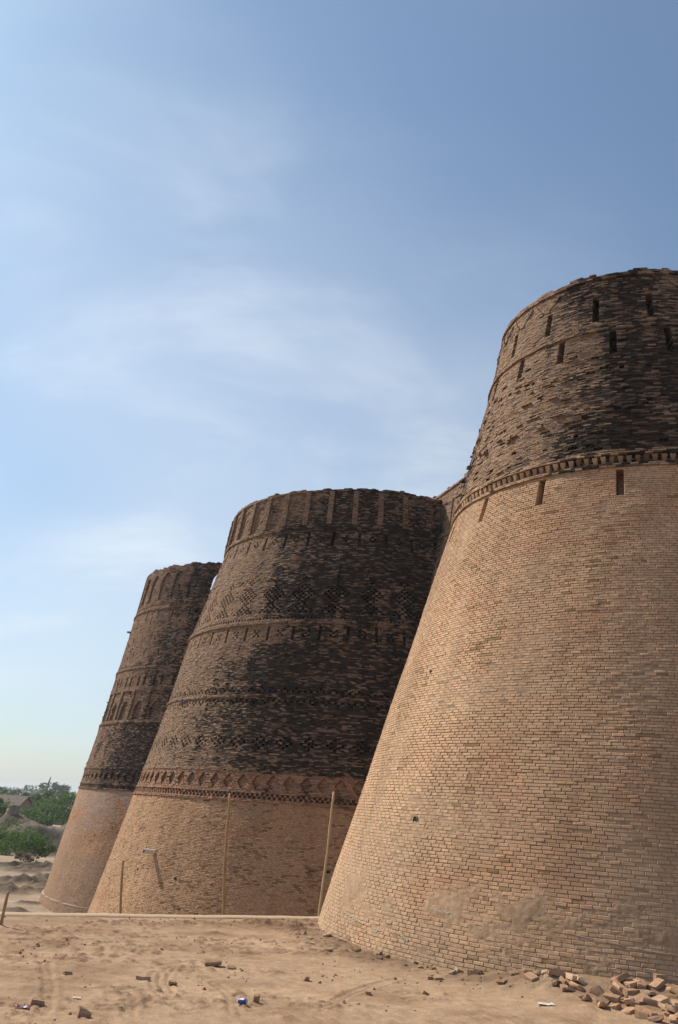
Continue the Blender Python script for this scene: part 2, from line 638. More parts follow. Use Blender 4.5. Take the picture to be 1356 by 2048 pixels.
# ---------------------------------------------------------- near bastion
def near_bastion():
    surf, rad, az = tower_surf(*T1['c'], T1['z'], T1['r'], seed=3)
    t = empty('brick_bastion', (T1['c'][0], T1['c'][1], 0), 'huge tapering brick bastion nearest the camera with smooth tan lower half', 'bastion', 'bastions along the fort wall')
    t.location = (0, 0, 0)
    u0, u1 = D(-112), D(70)
    # lower, rebuilt masonry
    feats = []
    for k in range(-6, 5):
        s = D(-2.8 + 20.4 * k)
        w = 0.155 / 4.9 / 2
        feats.append((6.72, 7.36, s - w, s + w, -0.34))
    zlow = courses(-2.75, 7.44, lambda z: 0.0645 - 0.009 * float(sstep(-2, 3.0, z)))

    def col_low(um, zm, off, r):
        c = new_colour(um, zm, r)
        N = len(um)
        mud = sstep(0.42, 0.62, fbm(um * 8 * 0.5, zm * 0.7, 61, 4)) * sstep(1.5, -1.6, zm)
        c = lerp3(c, np.broadcast_to(np.array([0.40, 0.275, 0.18]), c.shape), 0.55 * mud)
        mort = np.tile(np.array([[0.33, 0.225, 0.145]]), (N, 1)) * r.uniform(0.85, 1.1, (N, 1))
        # joints washed out here and there, smeared full elsewhere
        full = sstep(0.44, 0.66, fbm(um * 8 * 0.7, zm * 0.8, 71, 5))
        full = np.maximum(full, 0.65 * sstep(D(-36), D(-60), um))
        jdep = 0.017 * (1 - 0.8 * full) + 0.001
        jdep = np.where(mud > 0.6, np.minimum(jdep, 0.008), jdep)
        return c, mort, r.normal(0, 0.0015, N), jdep

    def pick(um, zm, off, du, dz):
        P = surf(um, zm, 0)
        px, py, d = project(P)
        seen = (px > 20) & (px < 1345) & (py > 0) & (py < 1900) & (off == 0) & (zm > -1.1)
        size = np.where(seen, du * rad(zm) * np.cos(um) * dz / d ** 2, 0)
        out = np.zeros(len(um), bool)
        out[np.argsort(-size)[:300]] = True
        return out

    o, singles = masonry('rebuilt_brickwork', t, surf, rad, u0, u1, zlow, lambda z: 0.203, feats, col_low, joint=0.0105, jit=0.0022,
                         chamfer=True, deep=0.36, seed=21, pick=pick, tilt=0.0016)
    o['label'] = 'smooth tan rebuilt brickwork of the lower bastion'
    # the nearest bricks, one object each, sharing eight shapes
    protos = []
    for k in range(8):
        rr = np.random.default_rng(900 + k)
        v = []
        for (lx, lz, y) in ((0.455, 0.40, 0.0), (0.5, 0.5, 0.055), (0.5, 0.5, 1.0)):
            for sx, sz in ((-1, -1), (1, -1), (1, 1), (-1, 1)):
                v.append((sx * (lx + rr.normal(0, 0.006)), -y + rr.normal(0, 0.006) * (y < 0.5), sz * (lz + rr.normal(0, 0.02) * (y < 0.5))))
        qd = [[0, 1, 2, 3]]
        for L in (0, 4):
            for a_, b_ in ((0, 1), (1, 2), (2, 3), (3, 0)):
                qd.append([L + 4 + a_, L + 4 + b_, L + b_, L + a_])
        qd.append([11, 10, 9, 8])
        me = quad_mesh('brick', np.array(v), np.array(qd))
        me.materials.append(M['brick_one'])
        protos.append(me)
    depth = 0.14
    for i, (a, b, za, zb, fo, bc) in enumerate(singles):
        p00, p10, p01 = surf(a, za, fo), surf(b, za, fo), surf(a, zb, fo)
        p11 = surf(b, zb, fo)
        ctr = Vector((p00 + p10 + p01 + p11) / 4)
        ex = Vector((p10 + p11 - p00 - p01) / 2)
        ez = Vector((p01 + p11 - p00 - p10) / 2)
        n = ex.cross(ez).normalized()
        mw = Matrix(((ex.x, n.x * depth, ez.x, ctr.x), (ex.y, n.y * depth, ez.y, ctr.y), (ex.z, n.z * depth, ez.z, ctr.z), (0, 0, 0, 1)))
        ob = bpy.data.objects.new('brick', protos[i % 8])
        C.objects.link(ob)
        ob.parent = t
        ob.matrix_world = mw
        ob.color = (float(bc[0]), float(bc[1]), float(bc[2]), 1)
    # upper, old masonry
    f2 = []
    for k in range(-6, 5):
        s = D(9.5 + 19.7 * k)
        w = 0.15 / 3.65 / 2
        f2.append((11.8, 12.50, s - w, s + w, -0.4))
        s = D(-4.0 + 18.5 * k)
        f2.append((10.72, 11.38, s - w, s + w, -0.4))
    f2.append((11.45, 11.53, -9, 9, 0.05))
    f2.append((13.18, 13.29, -9, 9, 0.055))
    f2.append((7.54, 7.73, -9, 9, -0.10))
    f2.append((7.44, 7.54, -9, 9, 0.05))
    f2.append((7.73, 7.84, -9, 9, 0.065))
    for k in range(-6, 6):                       # raised chevron mouldings under the coping
        s = D(3.0 + 14.5 * k)
        for q in range(9):
            zz0 = 12.62 + q * 0.05
            for sg in (-1, 1):
                x = s + sg * D(5.6 * (1 - q / 9.0))
                f2.append((zz0, zz0 + 0.05, x - 0.020, x + 0.020, 0.03))
    r = np.random.default_rng(77)
    zold = courses(7.44, 13.46, 0.0430)
    for _ in range(210):                         # bricks fallen out of the rough face
        i = r.integers(10, 84)
        s = r.uniform(u0, u1)
        w = r.uniform(0.08, 0.26) / 4.4
        f2.append((zold[i], zold[i + r.integers(1, 3)], s, s + w, -r.uniform(0.05, 0.13)))
    for _ in range(120):                         # bricks standing proud
        i = r.integers(10, 78)
        s = r.uniform(u0, u1)
        f2.append((zold[i], zold[i + 1], s, s + r.uniform(0.1, 0.25) / 4.4, r.uniform(0.03, 0.075)))
    for k in range(-5, 4):                       # put-log stubs
        s = D(-12.0 + 13.4 * k) + r.normal(0, 0.01)
        i = int((8.85 + 0.03 * r.normal() - 7.44) / 0.043)
        f2.append((zold[i], zold[i + 2], s, s + 0.13 / 4.4, 0.11))
        f2.append((zold[i + 2], zold[i + 4], s, s + 0.11 / 4.4, -0.15))

    def col_old(um, zm, off, r):
        N = len(um)
        n = 0.5 + 0.55 * (fbm(um * 8 * 0.5, zm * 0.55, 81, 5) - 0.5) + 0.30 * (fbm(um * 8 * 2.6, zm * 0.45, 83, 3) - 0.5)
        dens = sstep(0.36, 0.78, n + 0.24 * sstep(D(-40), D(2), um) - 0.10 * sstep(10.6, 12.0, zm) - 0.02)  # crust blotches, plus shade put into the colour towards the right
        dens = dens * 0.88 + 0.08
        c = old_colour(um, zm, r, dens)
        ledge = (zm < 7.9)
        k = ledge & (r.random(N) < 0.6)
        c[k] = NEW[0] * r.uniform(0.6, 0.9, (int(k.sum()), 1))
        mort = np.tile(np.array([[0.16, 0.115, 0.08]]), (N, 1))
        mort = lerp3(mort, np.broadcast_to(CRUST, mort.shape), np.clip(dens * 0.9, 0, 1))
        rough = np.where((zm > 7.9) & (zm < 10.7), 0.005, 0.003)
        return c, mort, r.normal(0, 1, N) * rough, np.full(N, 0.03)

    def drop(um, zm, r):
        h = 13.30 + 0.14 * sstep(0.35, 0.6, vnoise(um * 14, um * 0, 5)) * (0.4 + 0.6 * vnoise(um * 60, um * 0 + 3, 6))
        return zm > h
    o = masonry('old_brickwork', t, surf, rad, u0, u1, zold, lambda z: 0.178, f2, col_old, joint=0.011, jit=0.004, deep=0.42, seed=22, drop=drop, tilt=0.003)
    o['label'] = 'rough blackened old brickwork of the upper bastion'
    # dentil row between the two masonries
    v = np.array([(-0.055, 0, -0.09), (0.055, 0, -0.09), (0.055, 0, 0.09), (-0.055, 0, 0.09),
                  (-0.03, 0.09, -0.085), (0.03, 0.09, -0.085), (0.06, 0.115, 0.088), (-0.06, 0.115, 0.088)])
    qd = np.array([[4, 5, 6, 7], [0, 1, 5, 4], [1, 2, 6, 5], [2, 3, 7, 6], [3, 0, 4, 7]])
    dm = quad_mesh('dentil', v, qd[:, ::-1])
    dm.materials.append(M['brick_one'])
    rr = np.random.default_rng(5)
    n = 84
    for k in range(n):
        s = u0 + (k + 0.5) * (u1 - u0) / n
        p = Vector(surf(s, 7.635, -0.105))
        ob = bpy.data.objects.new('dentil', dm)
        C.objects.link(ob)
        ob.parent = t
        ob.matrix_world = Matrix.Translation(p) @ Matrix.Rotation(az + s - math.pi / 2 + rr.normal(0, 0.05), 4, 'Z') @ Matrix.Diagonal((rr.uniform(0.9, 1.1), rr.uniform(0.85, 1.1), 1, 1))
        kk = rr.random()
        cc = NEW[0] * rr.uniform(0.6, 0.95) if (s < D(-15) or kk < 0.3) else OLD[0] * rr.uniform(0.35, 0.9)
        ob.color = (*[float(x) for x in cc], 1)
    core(t, surf, -2.9, 13.05, 0.5, u=(0, (u1 - u0) / 2, (u0 + u1) / 2))
    # mud slapped over the lowest courses
    us = np.linspace(D(-66), D(34), 640)
    zs = np.linspace(-2.6, -0.35, 125)
    U, Z = np.meshgrid(us, zs)
    m = U * 7.6
    msk = fbm(m * 0.9, Z * 1.3, 91, 7, 0.68) - 0.05
    msk = msk + 0.17 * np.exp(-((Z + 1.35) / 0.34) ** 2) * sstep(D(-24), D(-8), U) + 0.05 * np.exp(-((Z + 1.7) / 0.5) ** 2) * sstep(D(-36), D(-46), U)
    msk = msk * sstep(-0.35, -0.9, Z)
    hf = fbm(m * 9, Z * 9, 97, 4) - 0.5
    hf2 = fbm(m * 3.2, Z * 4.2, 98, 4) - 0.5
    th = (msk - 0.60) * 0.07 + 0.016 * hf + 0.008 * hf2
    th = np.where(th > 0, 0.30 * th, th)
    th = np.clip(th, -0.06, 0.007) + sstep(-0.002, 0.004, th) * (0.020 * np.maximum(hf2, -0.06) + 0.020 * np.maximum(hf, -0.1))
    edge = np.minimum(np.minimum(U - us[0], us[-1] - U) * 7.6, np.minimum(Z - zs[0] + 0.3, zs[-1] - Z))
    th = np.where(edge < 0.06, -0.08, th)
    P = surf(U, Z, th)
    mc = np.array([0.375, 0.252, 0.160]) * (0.85 + 0.3 * fbm(m * 1.5, Z * 1.5, 99, 4))[..., None]
    link('mud_plaster', grid_mesh('mud_plaster', P[..., 0], P[..., 1], P[..., 2], mc.reshape(-1, 3)), t, M['brick'])
    # pale strips, hanging string and drain in the lower wall
    def strip(name, pts, h, depth, mat, z_w=0.02, off=0.0):
        V, Q = [], []
        for i, (s, z) in enumerate(pts):
            hh = h * (0.6 + 0.8 * random.random())
            for (dz, o) in ((-hh / 2, -0.02), (-hh / 2, depth), (hh / 2, depth), (hh / 2, -0.02)):
                V.append(surf(D(s), z + dz, o + off))
        for i in range(len(pts) - 1):
            for j in range(4):
                Q.append((i * 4 + j, i * 4 + (j + 1) % 4, i * 4 + 4 + (j + 1) % 4, i * 4 + 4 + j))
        return link(name, quad_mesh(name, np.array(V), np.array(Q)), t, M[mat])
    pc = lambda a, za, b, zb, n, w=0.012: [(a + (b - a) * i / n, za + (zb - za) * i / n + random.uniform(-w, w)) for i in range(n + 1)]
    strip('cement_patch', pc(-30.2, -1.52, -25.6, -1.55, 22, 0.02), 0.035, 0.008, 'cement')
    strip('cement_seam', pc(-51.5, -1.93, -44.0, -2.02, 16), 0.022, 0.010, 'cement')
    strip('cement_seam', pc(-41.5, -2.03, -38.4, -2.05, 8), 0.020, 0.010, 'cement')
    strip('string', pc(-9.6, -1.57, -3.2, -1.66, 16, 0.006), 0.006, 0.007, 'cable')
    strip('string', pc(-2.9, -1.665, 2.6, -1.70, 12, 0.006), 0.006, 0.007, 'cable')
    strip('cement_patch', pc(-35.2, -2.02, -33.0, -2.09, 6), 0.03, 0.012, 'cement')
    drain(t, surf, az, -38.0, -0.05, 0.062, 'clay')
    drain(t, surf, az, -46.3, 3.05, 0.035, 'clay')
    return t


def drain(t, surf, az, s_deg, z, r, what, length=0.0, mat='mudwall'):
    """A round drain pipe let into the wall: a ring with a dark inside, jutting out by length."""
    n = 18
    V, Q = [], []
    prof = [(r * 1.18, -0.03), (r * 1.18, 0.012 + length), (r, 0.016 + length), (r * 0.97, -0.02)]
    for (rr, o) in prof:
        for i in range(n):
            a = 2 * math.pi * i / n
            V.append((rr * math.cos(a), o, rr * math.sin(a)))
    for L in range(len(prof) - 1):
        for i in range(n):
            Q.append((L * n + i, L * n + (i + 1) % n, L * n + n + (i + 1) % n, L * n + n + i))
    p = Vector(surf(D(s_deg), z, 0.0))
    mw = Matrix.Translation(p) @ Matrix.Rotation(az + D(s_deg) - math.pi / 2, 4, 'Z') @ Matrix.Rotation(D(4), 4, 'X')
    pipe = link('drain_pipe', quad_mesh('drain_pipe', np.array(V), np.array(Q)), t, M[mat])
    pipe.matrix_world = mw
    V2 = [(r * math.cos(2 * math.pi * i / 16), 0.006 + max(0, length - 0.03), r * math.sin(2 * math.pi * i / 16)) for i in range(16)]
    me = bpy.data.meshes.new('drain_mouth')
    me.from_pydata(V2, [], [list(range(16))])
    mo = link('drain_mouth', me, t, M['dark_inside'])
    mo.matrix_world = mw
    return pipe


def panel(feats, uc, z0, z1, zp, w, off, step=0.05):
    """A recessed panel with a pointed top from zp up to z1."""
    z = z0
    while z < z1 - 1e-6:
        k = 1.0 if z < zp else math.sqrt(max(0.0, 1 - ((z - zp) / (z1 - zp)) ** 1.6))
        if k > 0.05:
            feats.append((z, z + step, uc - w / 2 * k, uc + w / 2 * k, off))
        z += step


def lozenge(feats, uc, z0, z1, w, off, step=0.05):
    z = z0
    zm = 0.5 * (z0 + z1)
    while z < z1 - 1e-6:
        k = 1 - abs(z + step / 2 - zm) / (zm - z0) * 0.85
        feats.append((z, z + step, uc - w / 2 * k, uc + w / 2 * k, off))
        z += step


# ---------------------------------------------------------- middle bastion
def middle_bastion():
    surf, rad, az = tower_surf(*T2['c'], T2['z'], T2['r'], seed=13)
    t = empty('brick_bastion', (0, 0, 0), 'broad middle bastion with lozenge brick patterns and a pilastered parapet', 'bastion', 'bastions along the fort wall')
    u0, u1 = D(-112), D(52)
    f = [(-3.0, -2.94, -9, 9, 0.0)]
    zlow = courses(-7.6, 0.099, 0.0525)
    zlow[-1] = 0.10

    def col_low(um, zm, off, r):
        N = len(um)
        c = new_colour(um, zm, r, (1.3, 1.3)) * np.array([0.93, 0.88, 0.84])
        # older dark bricks dotted through the rebuilt face
        cl = fbm(um * 12, zm * 1.6, 111, 3)
        k = r.random(N) < 0.02 + 0.22 * sstep(0.5, 0.7, cl)
        c[k] *= r.uniform(0.5, 0.8, (int(k.sum()), 1))
        mort = np.tile(np.array([[0.27, 0.18, 0.115]]), (N, 1))
        return c, mort, r.normal(0, 0.002, N), np.full(N, 0.02)
    o = masonry('rebuilt_brickwork', t, surf, rad, u0, u1, zlow, lambda z: 0.182, f, col_low, joint=0.012, jit=0.003, deep=0.3, seed=31, tilt=0.003)
    o['label'] = 'tan rebuilt brickwork low on the middle bastion'
    f = []
    bay = 9.1
    for k in range(-9, 6):
        s = D(-2.0 + bay * k)
        w = 0.13 / 7.1 / 2
        f.append((10.65, 11.3, s - w, s + w, -0.3))
        diamond_rows(f, s + D(bay / 2), [1, 2, 1], 11.15, 0.1, 0.21 / 7.1, 0.09 / 7.1)
        s = D(-4.2 + bay * (k + 0.5))
        panel(f, s, 11.8, 13.0, 12.45, 0.62 / 6.85, -0.03)
    for k in range(-8, 6):
        diamond_rows(f, D(-7.6 + 10.3 * k), [1, 2, 1], 9.2, 0.1, 0.235 / 7.7, 0.10 / 7.7)
        diamond_rows(f, D(-7.6 + 10.3 * k), [1, 2, 3, 4, 5, 4, 3, 2, 1, 2, 3, 4, 5], 8.85, 0.1, 0.235 / 7.8, 0.10 / 7.8)
    for k in range(-12, 7):
        s = D(-3.2 + 7.85 * k)
        w = 0.12 / 8.3 / 2
        f.append((6.35, 6.95, s - w, s + w, -0.3))
        diamond_rows(f, s + D(7.85 / 2), [2, 1, 2], 6.8, 0.1, 0.22 / 8.3, 0.092 / 8.3)
    pq = 0.248 / 8.85
    for k in range(-70, 34):
        s = k * pq
        w = 0.1 / 8.85 / 2
        f.append((4.20, 4.30, s - w, s + w, -0.30))
        f.append((3.80, 3.90, s - w, s + w, -0.30))
        if k % 2 == 0:
            s2 = s + pq / 2
            f.append((4.30, 4.40, s2 - w, s2 + w, -0.30))
            f.append((3.70, 3.80, s2 + pq - w, s2 + pq + w, -0.30))
    for k in range(-18, 9):
        diamond_rows(f, D(-4.0 + 6.1 * k), [1, 2, 3, 2, 1], 2.5, 0.1, 0.29 / 9.3, 0.115 / 9.3)
    for k in range(-30, 16):
        lozenge(f, D(-2.0 + 3.78 * k), 0.55, 1.05, 0.46 / 9.7, -0.10)
    n = 0
    for z in (0.20, 0.30):
        for k in range(-100, 60):
            s = (k + 0.5 * n) * 0.20 / 9.77
            f.append((z, z + 0.1, s, s + 0.10 / 9.77, -0.12))
        n += 1
    for k in range(-100, 60):
        s = k * 0.17 / 8.2
        f.append((7.25, 7.35, s, s + 0.085 / 8.2, -0.07))
    f += [(11.5, 11.65, -9, 9, 0.075), (7.05, 7.20, -9, 9, 0.075), (4.0, 4.10, -9, 9, 0.06), (1.15, 1.25, -9, 9, 0.03),
          (13.30, 13.45, -9, 9, 0.06), (0.10, 0.20, -9, 9, 0.05), (0.40, 0.45, -9, 9, 0.03)]
    # the settlement crack running down beside the right-hand lozenge
    for q in range(54):
        z = 9.6 - q * 0.1
        s = D(1.6 + (0.0 if z > 7.9 else (7.9 - z) * 4.2)) + 0.012 * math.sin(q * 1.7)
        f.append((z - 0.1, z, s, s + 0.055 / 8, -0.12))
    r = np.random.default_rng(78)
    zold = np.arange(2, 272) * 0.05
    for _ in range(420):
        i = r.integers(6, 230)
        s = r.uniform(u0, u1)
        w = r.uniform(0.07, 0.2) / 8.5
        f.append((zold[i], zold[i + 1], s, s + w, -r.uniform(0.04, 0.10)))

    def col_old(um, zm, off, r):
        N = len(um)
        n = 0.5 + 0.36 * (fbm(um * 8 * 0.55, zm * 0.6, 121, 5) - 0.5) + 0.22 * (fbm(um * 8 * 2.2, zm * 3.5, 131, 3) - 0.5) + 0.30 * (fbm(um * 8 * 2.4, zm * 0.4, 133, 3) - 0.5)
        b = 0.30 * sstep(D(-50), D(-4), um) - 0.09  # painted shade on top of the real crust: darker round to the right
        b = b - 0.07 * sstep(11.4, 12.0, zm) - 0.22 * sstep(1.25, 1.0, zm) + 0.05 * ((zm > 1.3) & (zm < 7))
        b = b - 0.12 * ((zm > 6.2) & (zm < 7.3)) - 0.09 * ((zm > 3.95) & (zm < 4.12))
        dens = 0.07 + 0.84 * sstep(0.36, 0.78, n + b)
        c = old_colour(um, zm, r, dens)
        pink = (zm < 1.15)
        c[pink & (r.random(N) < 0.75) & (dens < 0.7)] *= np.array([1.25, 1.05, 0.98])
        mort = lerp3(np.tile(np.array([[0.17, 0.115, 0.08]]), (N, 1)), np.broadcast_to(CRUST, (N, 3)), np.clip(dens, 0, 1))
        return c, mort, r.normal(0, 0.005, N), np.full(N, 0.024)

    def drop(um, zm, r):
        return zm > 13.42 + 0.12 * sstep(0.4, 0.65, vnoise(um * 22, um * 0, 15)) * (0.3 + 0.7 * vnoise(um * 90, um * 0, 16))
    o = masonry('old_brickwork', t, surf, rad, u0, u1, zold, lambda z: 0.19, f, col_old, joint=0.012, jit=0.005, deep=0.36, seed=32, drop=drop, tilt=0.005)
    o['label'] = 'blackened patterned old brickwork of the middle bastion'

    def col_p(um, zm, off, r):
        c = old_colour(um, zm, r, 0.14 + 0.35 * sstep(D(-10), D(25), um))  # right-hand pilasters darkened in colour, crust and shade together
        return c, c * 0.5, r.normal(0, 0.006, len(um)), np.full(len(um), 0.02)
    zp = np.arange(234, 267) * 0.05
    for k in range(-8, 4):
        s = D(-4.2 + bay * k)
        w = 0.23 / 6.85
        masonry('pilaster', t, lambda u, z, o: surf(u, z, o + 0.105), rad, s - w / 2, s + w / 2, zp, lambda z: 0.17, [], col_p, joint=0.012, jit=0.008, deep=0.2, seed=200 + k, kind=None)
    core(t, surf, -7.8, 13.2, 0.45, u=(0, (u1 - u0) / 2, (u0 + u1) / 2))
    # the white spout and drain holes of the rebuilt part
    sp = drain(t, surf, az, -44.5, -1.95, 0.075, 'spout', 0.46, 'white_pipe')
    sp.name = 'spout'
    drain(t, surf, az, -3.2, -2.0, 0.07, 'hole')
    drain(t, surf, az, -48.5, -2.62, 0.05, 'hole')
    drain(t, surf, az, -35.5, -2.7, 0.06, 'hole')
    return t


# ---------------------------------------------------------- far bastion
def far_bastion():
    surf, rad, az = tower_surf(*T3['c'], T3['z'], T3['r'], seed=23)
    t = empty('brick_bastion', (0, 0, 0), 'farthest bastion with arched niches, ragged top and whitish stained foot', 'bastion', 'bastions along the fort wall')
    u0, u1 = D(-112), D(30)

    def col_low(um, zm, off, r):
        N = len(um)
        c = new_colour(um, zm, r, (1.3, 1.3)) * np.array([0.84, 0.76, 0.72])
        x = um * 10
        wh = sstep(0.44, 0.66, fbm(x * 0.45, zm * 0.7, 141, 5)) * (0.35 + 0.65 * sstep(-3.6, -0.8, zm))
        wh = np.maximum(wh, 0.8 * np.exp(-((zm + 0.9) / 0.5) ** 2) * sstep(0.4, 0.6, fbm(x * 0.8, zm, 142, 4)))
        wh = np.clip(wh, 0, 1) * r.uniform(0.3, 1.0, N)
        c = lerp3(c, np.broadcast_to(np.array([0.43, 0.36, 0.32]), c.shape), 0.6 * wh)
        smooth = sstep(-3.2, -3.8, zm)
        c = lerp3(c, np.broadcast_to(np.array([0.35, 0.24, 0.16]), c.shape), 0.6 * smooth)
        line = (zm > -6.18) & (zm < -6.12) & (fbm(x * 1.8, x * 0, 144, 2) > 0.42)
        c[line] = np.array([0.42, 0.35, 0.28])
        mort = c * np.array([0.62, 0.6, 0.58])
        return c, mort, np.where(line, 0.015, 0.0) + r.normal(0, 0.002, N), np.full(N, 0.016)
    zlow = courses(-7.0, 0.249, 0.058)
    zlow[-1] = 0.25
    o = masonry('rebuilt_brickwork', t, surf, rad, u0, u1, zlow, lambda z: 0.2, [(-7.2, -6.14, -9, 9, 0.10)], col_low, joint=0.012, jit=0.003, deep=0.3, seed=41, tilt=0.003)
    o['label'] = 'whitish salt-stained rebuilt foot of the farthest bastion'
    f = []
    bay = 9.05
    for k in range(-10, 7):
        s = D(-35.0 + bay * k)
        panel(f, s + D(bay / 2), 12.6, 14.55, 13.9, 1.02 / 8.8, -0.12)
        f.append((13.3, 13.6, s + D(4.5) - 0.008, s + D(4.5) + 0.008, -0.25))
        s = D(-30.0 + bay * k)
        w = 0.11 / 9.0 / 2
        f.append((11.25, 11.85, s - w, s + w, -0.25))
        s = D(-34.0 + bay * k)
        f.append((10.9, 11.1, s - w, s + w, -0.25))
        f.append((9.85, 10.0, s - D(3.0) - w, s - D(3) + w, -0.22))
        f.append((8.8, 9.1, s + D(1.6) - w, s + D(1.6) + w, -0.22))
        s = D(-40.0 + bay * k)
        f.append((6.7, 7.4, s, s + 0.22 / 9.7, -0.24))
        f.append((6.75, 7.35, s + D(3.6), s + D(3.6) + 0.22 / 9.7, -0.24))
        f.append((4.55, 6.4, s + D(0.2), s + D(7.4), -0.09))
        panel(f, s + D(4.0), 4.55, 5.75, 5.2, 0.78 / 10.1, -0.26)
        f.append((6.1, 6.25, s + D(3.6), s + D(4.2), -0.25))
    for k in range(-34, 12):
        lozenge(f, D(-43.8 + 3.55 * k), 0.85, 1.3, 0.44 / 10.8, -0.14)
    n = 0
    for z in (0.35, 0.45):
        for k in range(-110, 40):
            s = (k + 0.5 * n) * 0.22 / 10.9
            f.append((z, z + 0.1, s, s + 0.11 / 10.9, -0.13))
        n += 1
    for k in range(-110, 40):
        s = k * 0.2 / 9.2
        f.append((12.25, 12.35, s, s + 0.10 / 9.2, -0.10))
        f.append((8.05, 8.15, s, s + 0.10 / 9.2, -0.10))
    f += [(11.95, 12.1, -9, 9, 0.07), (7.9, 8.05, -9, 9, 0.07), (4.3, 4.45, -9, 9, 0.07), (1.5, 1.6, -9, 9, 0.05),
          (0.25, 0.35, -9, 9, 0.06), (0.55, 0.65, -9, 9, 0.05)]
    f.append((11.55, 11.9, D(-27.6), D(-25.4), -0.35))
    f.append((10.9, 11.2, D(-26.6), D(-25.2), -0.3))
    r = np.random.default_rng(79)
    zold = np.arange(5, 309) * 0.05
    for _ in range(500):
        i = r.integers(6, 280)
        s = r.uniform(u0, u1)
        w = r.uniform(0.08, 0.3) / 9.8
        f.append((zold[i], zold[i + r.integers(1, 3)], s, s + w, r.choice([-0.1, -0.07, 0.05])))
    for _ in range(22):
        i = r.integers(100, 130)
        s = D(-53.5) + r.normal(0, 0.012)
        f.append((zold[i], zold[i + 1], s, s + 0.03, -0.2))
    # arched doorway through the parapet: the sky shows through it
    z = 13.15
    while z < 14.6:
        k = 1.0 if z < 13.75 else math.sqrt(max(0.0, 1 - ((z - 13.75) / 0.72) ** 2))
        wv = (0.82 + 0.10 * random.random() * (z < 13.7)) * k
        if k > 0.1:
            f.append((z, z + 0.05, D(-18.2) - wv / 8.65, D(-18.2) + wv / 8.65, -9))
        z += 0.05

    def col_old(um, zm, off, r):
        N = len(um)
        n = 0.5 + 0.4 * (fbm(um * 9 * 0.5, zm * 0.55, 151, 5) - 0.5) + 0.22 * (fbm(um * 9 * 2, zm * 3, 152, 3) - 0.5) + 0.28 * (fbm(um * 9 * 2.4, zm * 0.4, 153, 3) - 0.5)
        b = 0.20 * sstep(D(-62), D(-22), um) - 0.04  # besides the stain, the shaded flank is darkened through the crust colour
        b = b + 0.20 * sstep(4.6, 3.6, zm) * sstep(0.3, 1.6, zm + 0.4) * sstep(D(-66), D(-40), um) + 0.02 * sstep(12, 13, zm) - 0.08 * ((zm > 4.4) & (zm < 8))
        dens = 0.12 + 0.76 * sstep(0.36, 0.78, n + b)
        c = old_colour(um, zm, r, dens) * np.array([1.0, 0.97, 0.97])
        mort = lerp3(np.tile(np.array([[0.17, 0.12, 0.09]]), (N, 1)), np.broadcast_to(CRUST, (N, 3)), np.clip(dens, 0, 1))
        return c, mort, r.normal(0, 0.006, N), np.full(N, 0.026)

    def drop(um, zm, r):
        return zm > 14.85 + 0.34 * fbm(um * 10, um * 0, 25, 3) + 0.12 * vnoise(um * 60, um * 0, 26)
    o = masonry('old_brickwork', t, surf, rad, u0, u1, zold, lambda z: 0.2, f, col_old, joint=0.013, jit=0.006, deep=0.42, seed=42, drop=drop, tilt=0.006)
    o['label'] = 'dark old brickwork of the farthest bastion with niches and slits'
    core(t, surf, -7.4, 12.7, 0.5, u=(0, (u1 - u0) / 2, (u0 + u1) / 2))
    # a brick bracket jutting from the face
    p = Vector(surf(D(-77), 10.9, 0.0))
    me = quad_mesh('bracket', np.array([(-.1, -.1, -.06), (.1, -.1, -.06), (.1, .26, -.05), (-.1, .26, -.05), (-.1, -.1, .06), (.1, -.1, .06), (.1, .26, .06), (-.1, .26, .06)]),
                   np.array([[0, 3, 2, 1], [4, 5, 6, 7], [0, 1, 5, 4], [1, 2, 6, 5], [2, 3, 7, 6], [3, 0, 4, 7]]))
    br = link('bracket', me, t, M['mudwall'])
    br.matrix_world = Matrix.Translation(p) @ Matrix.Rotation(az + D(-77) - math.pi / 2, 4, 'Z')
    return t


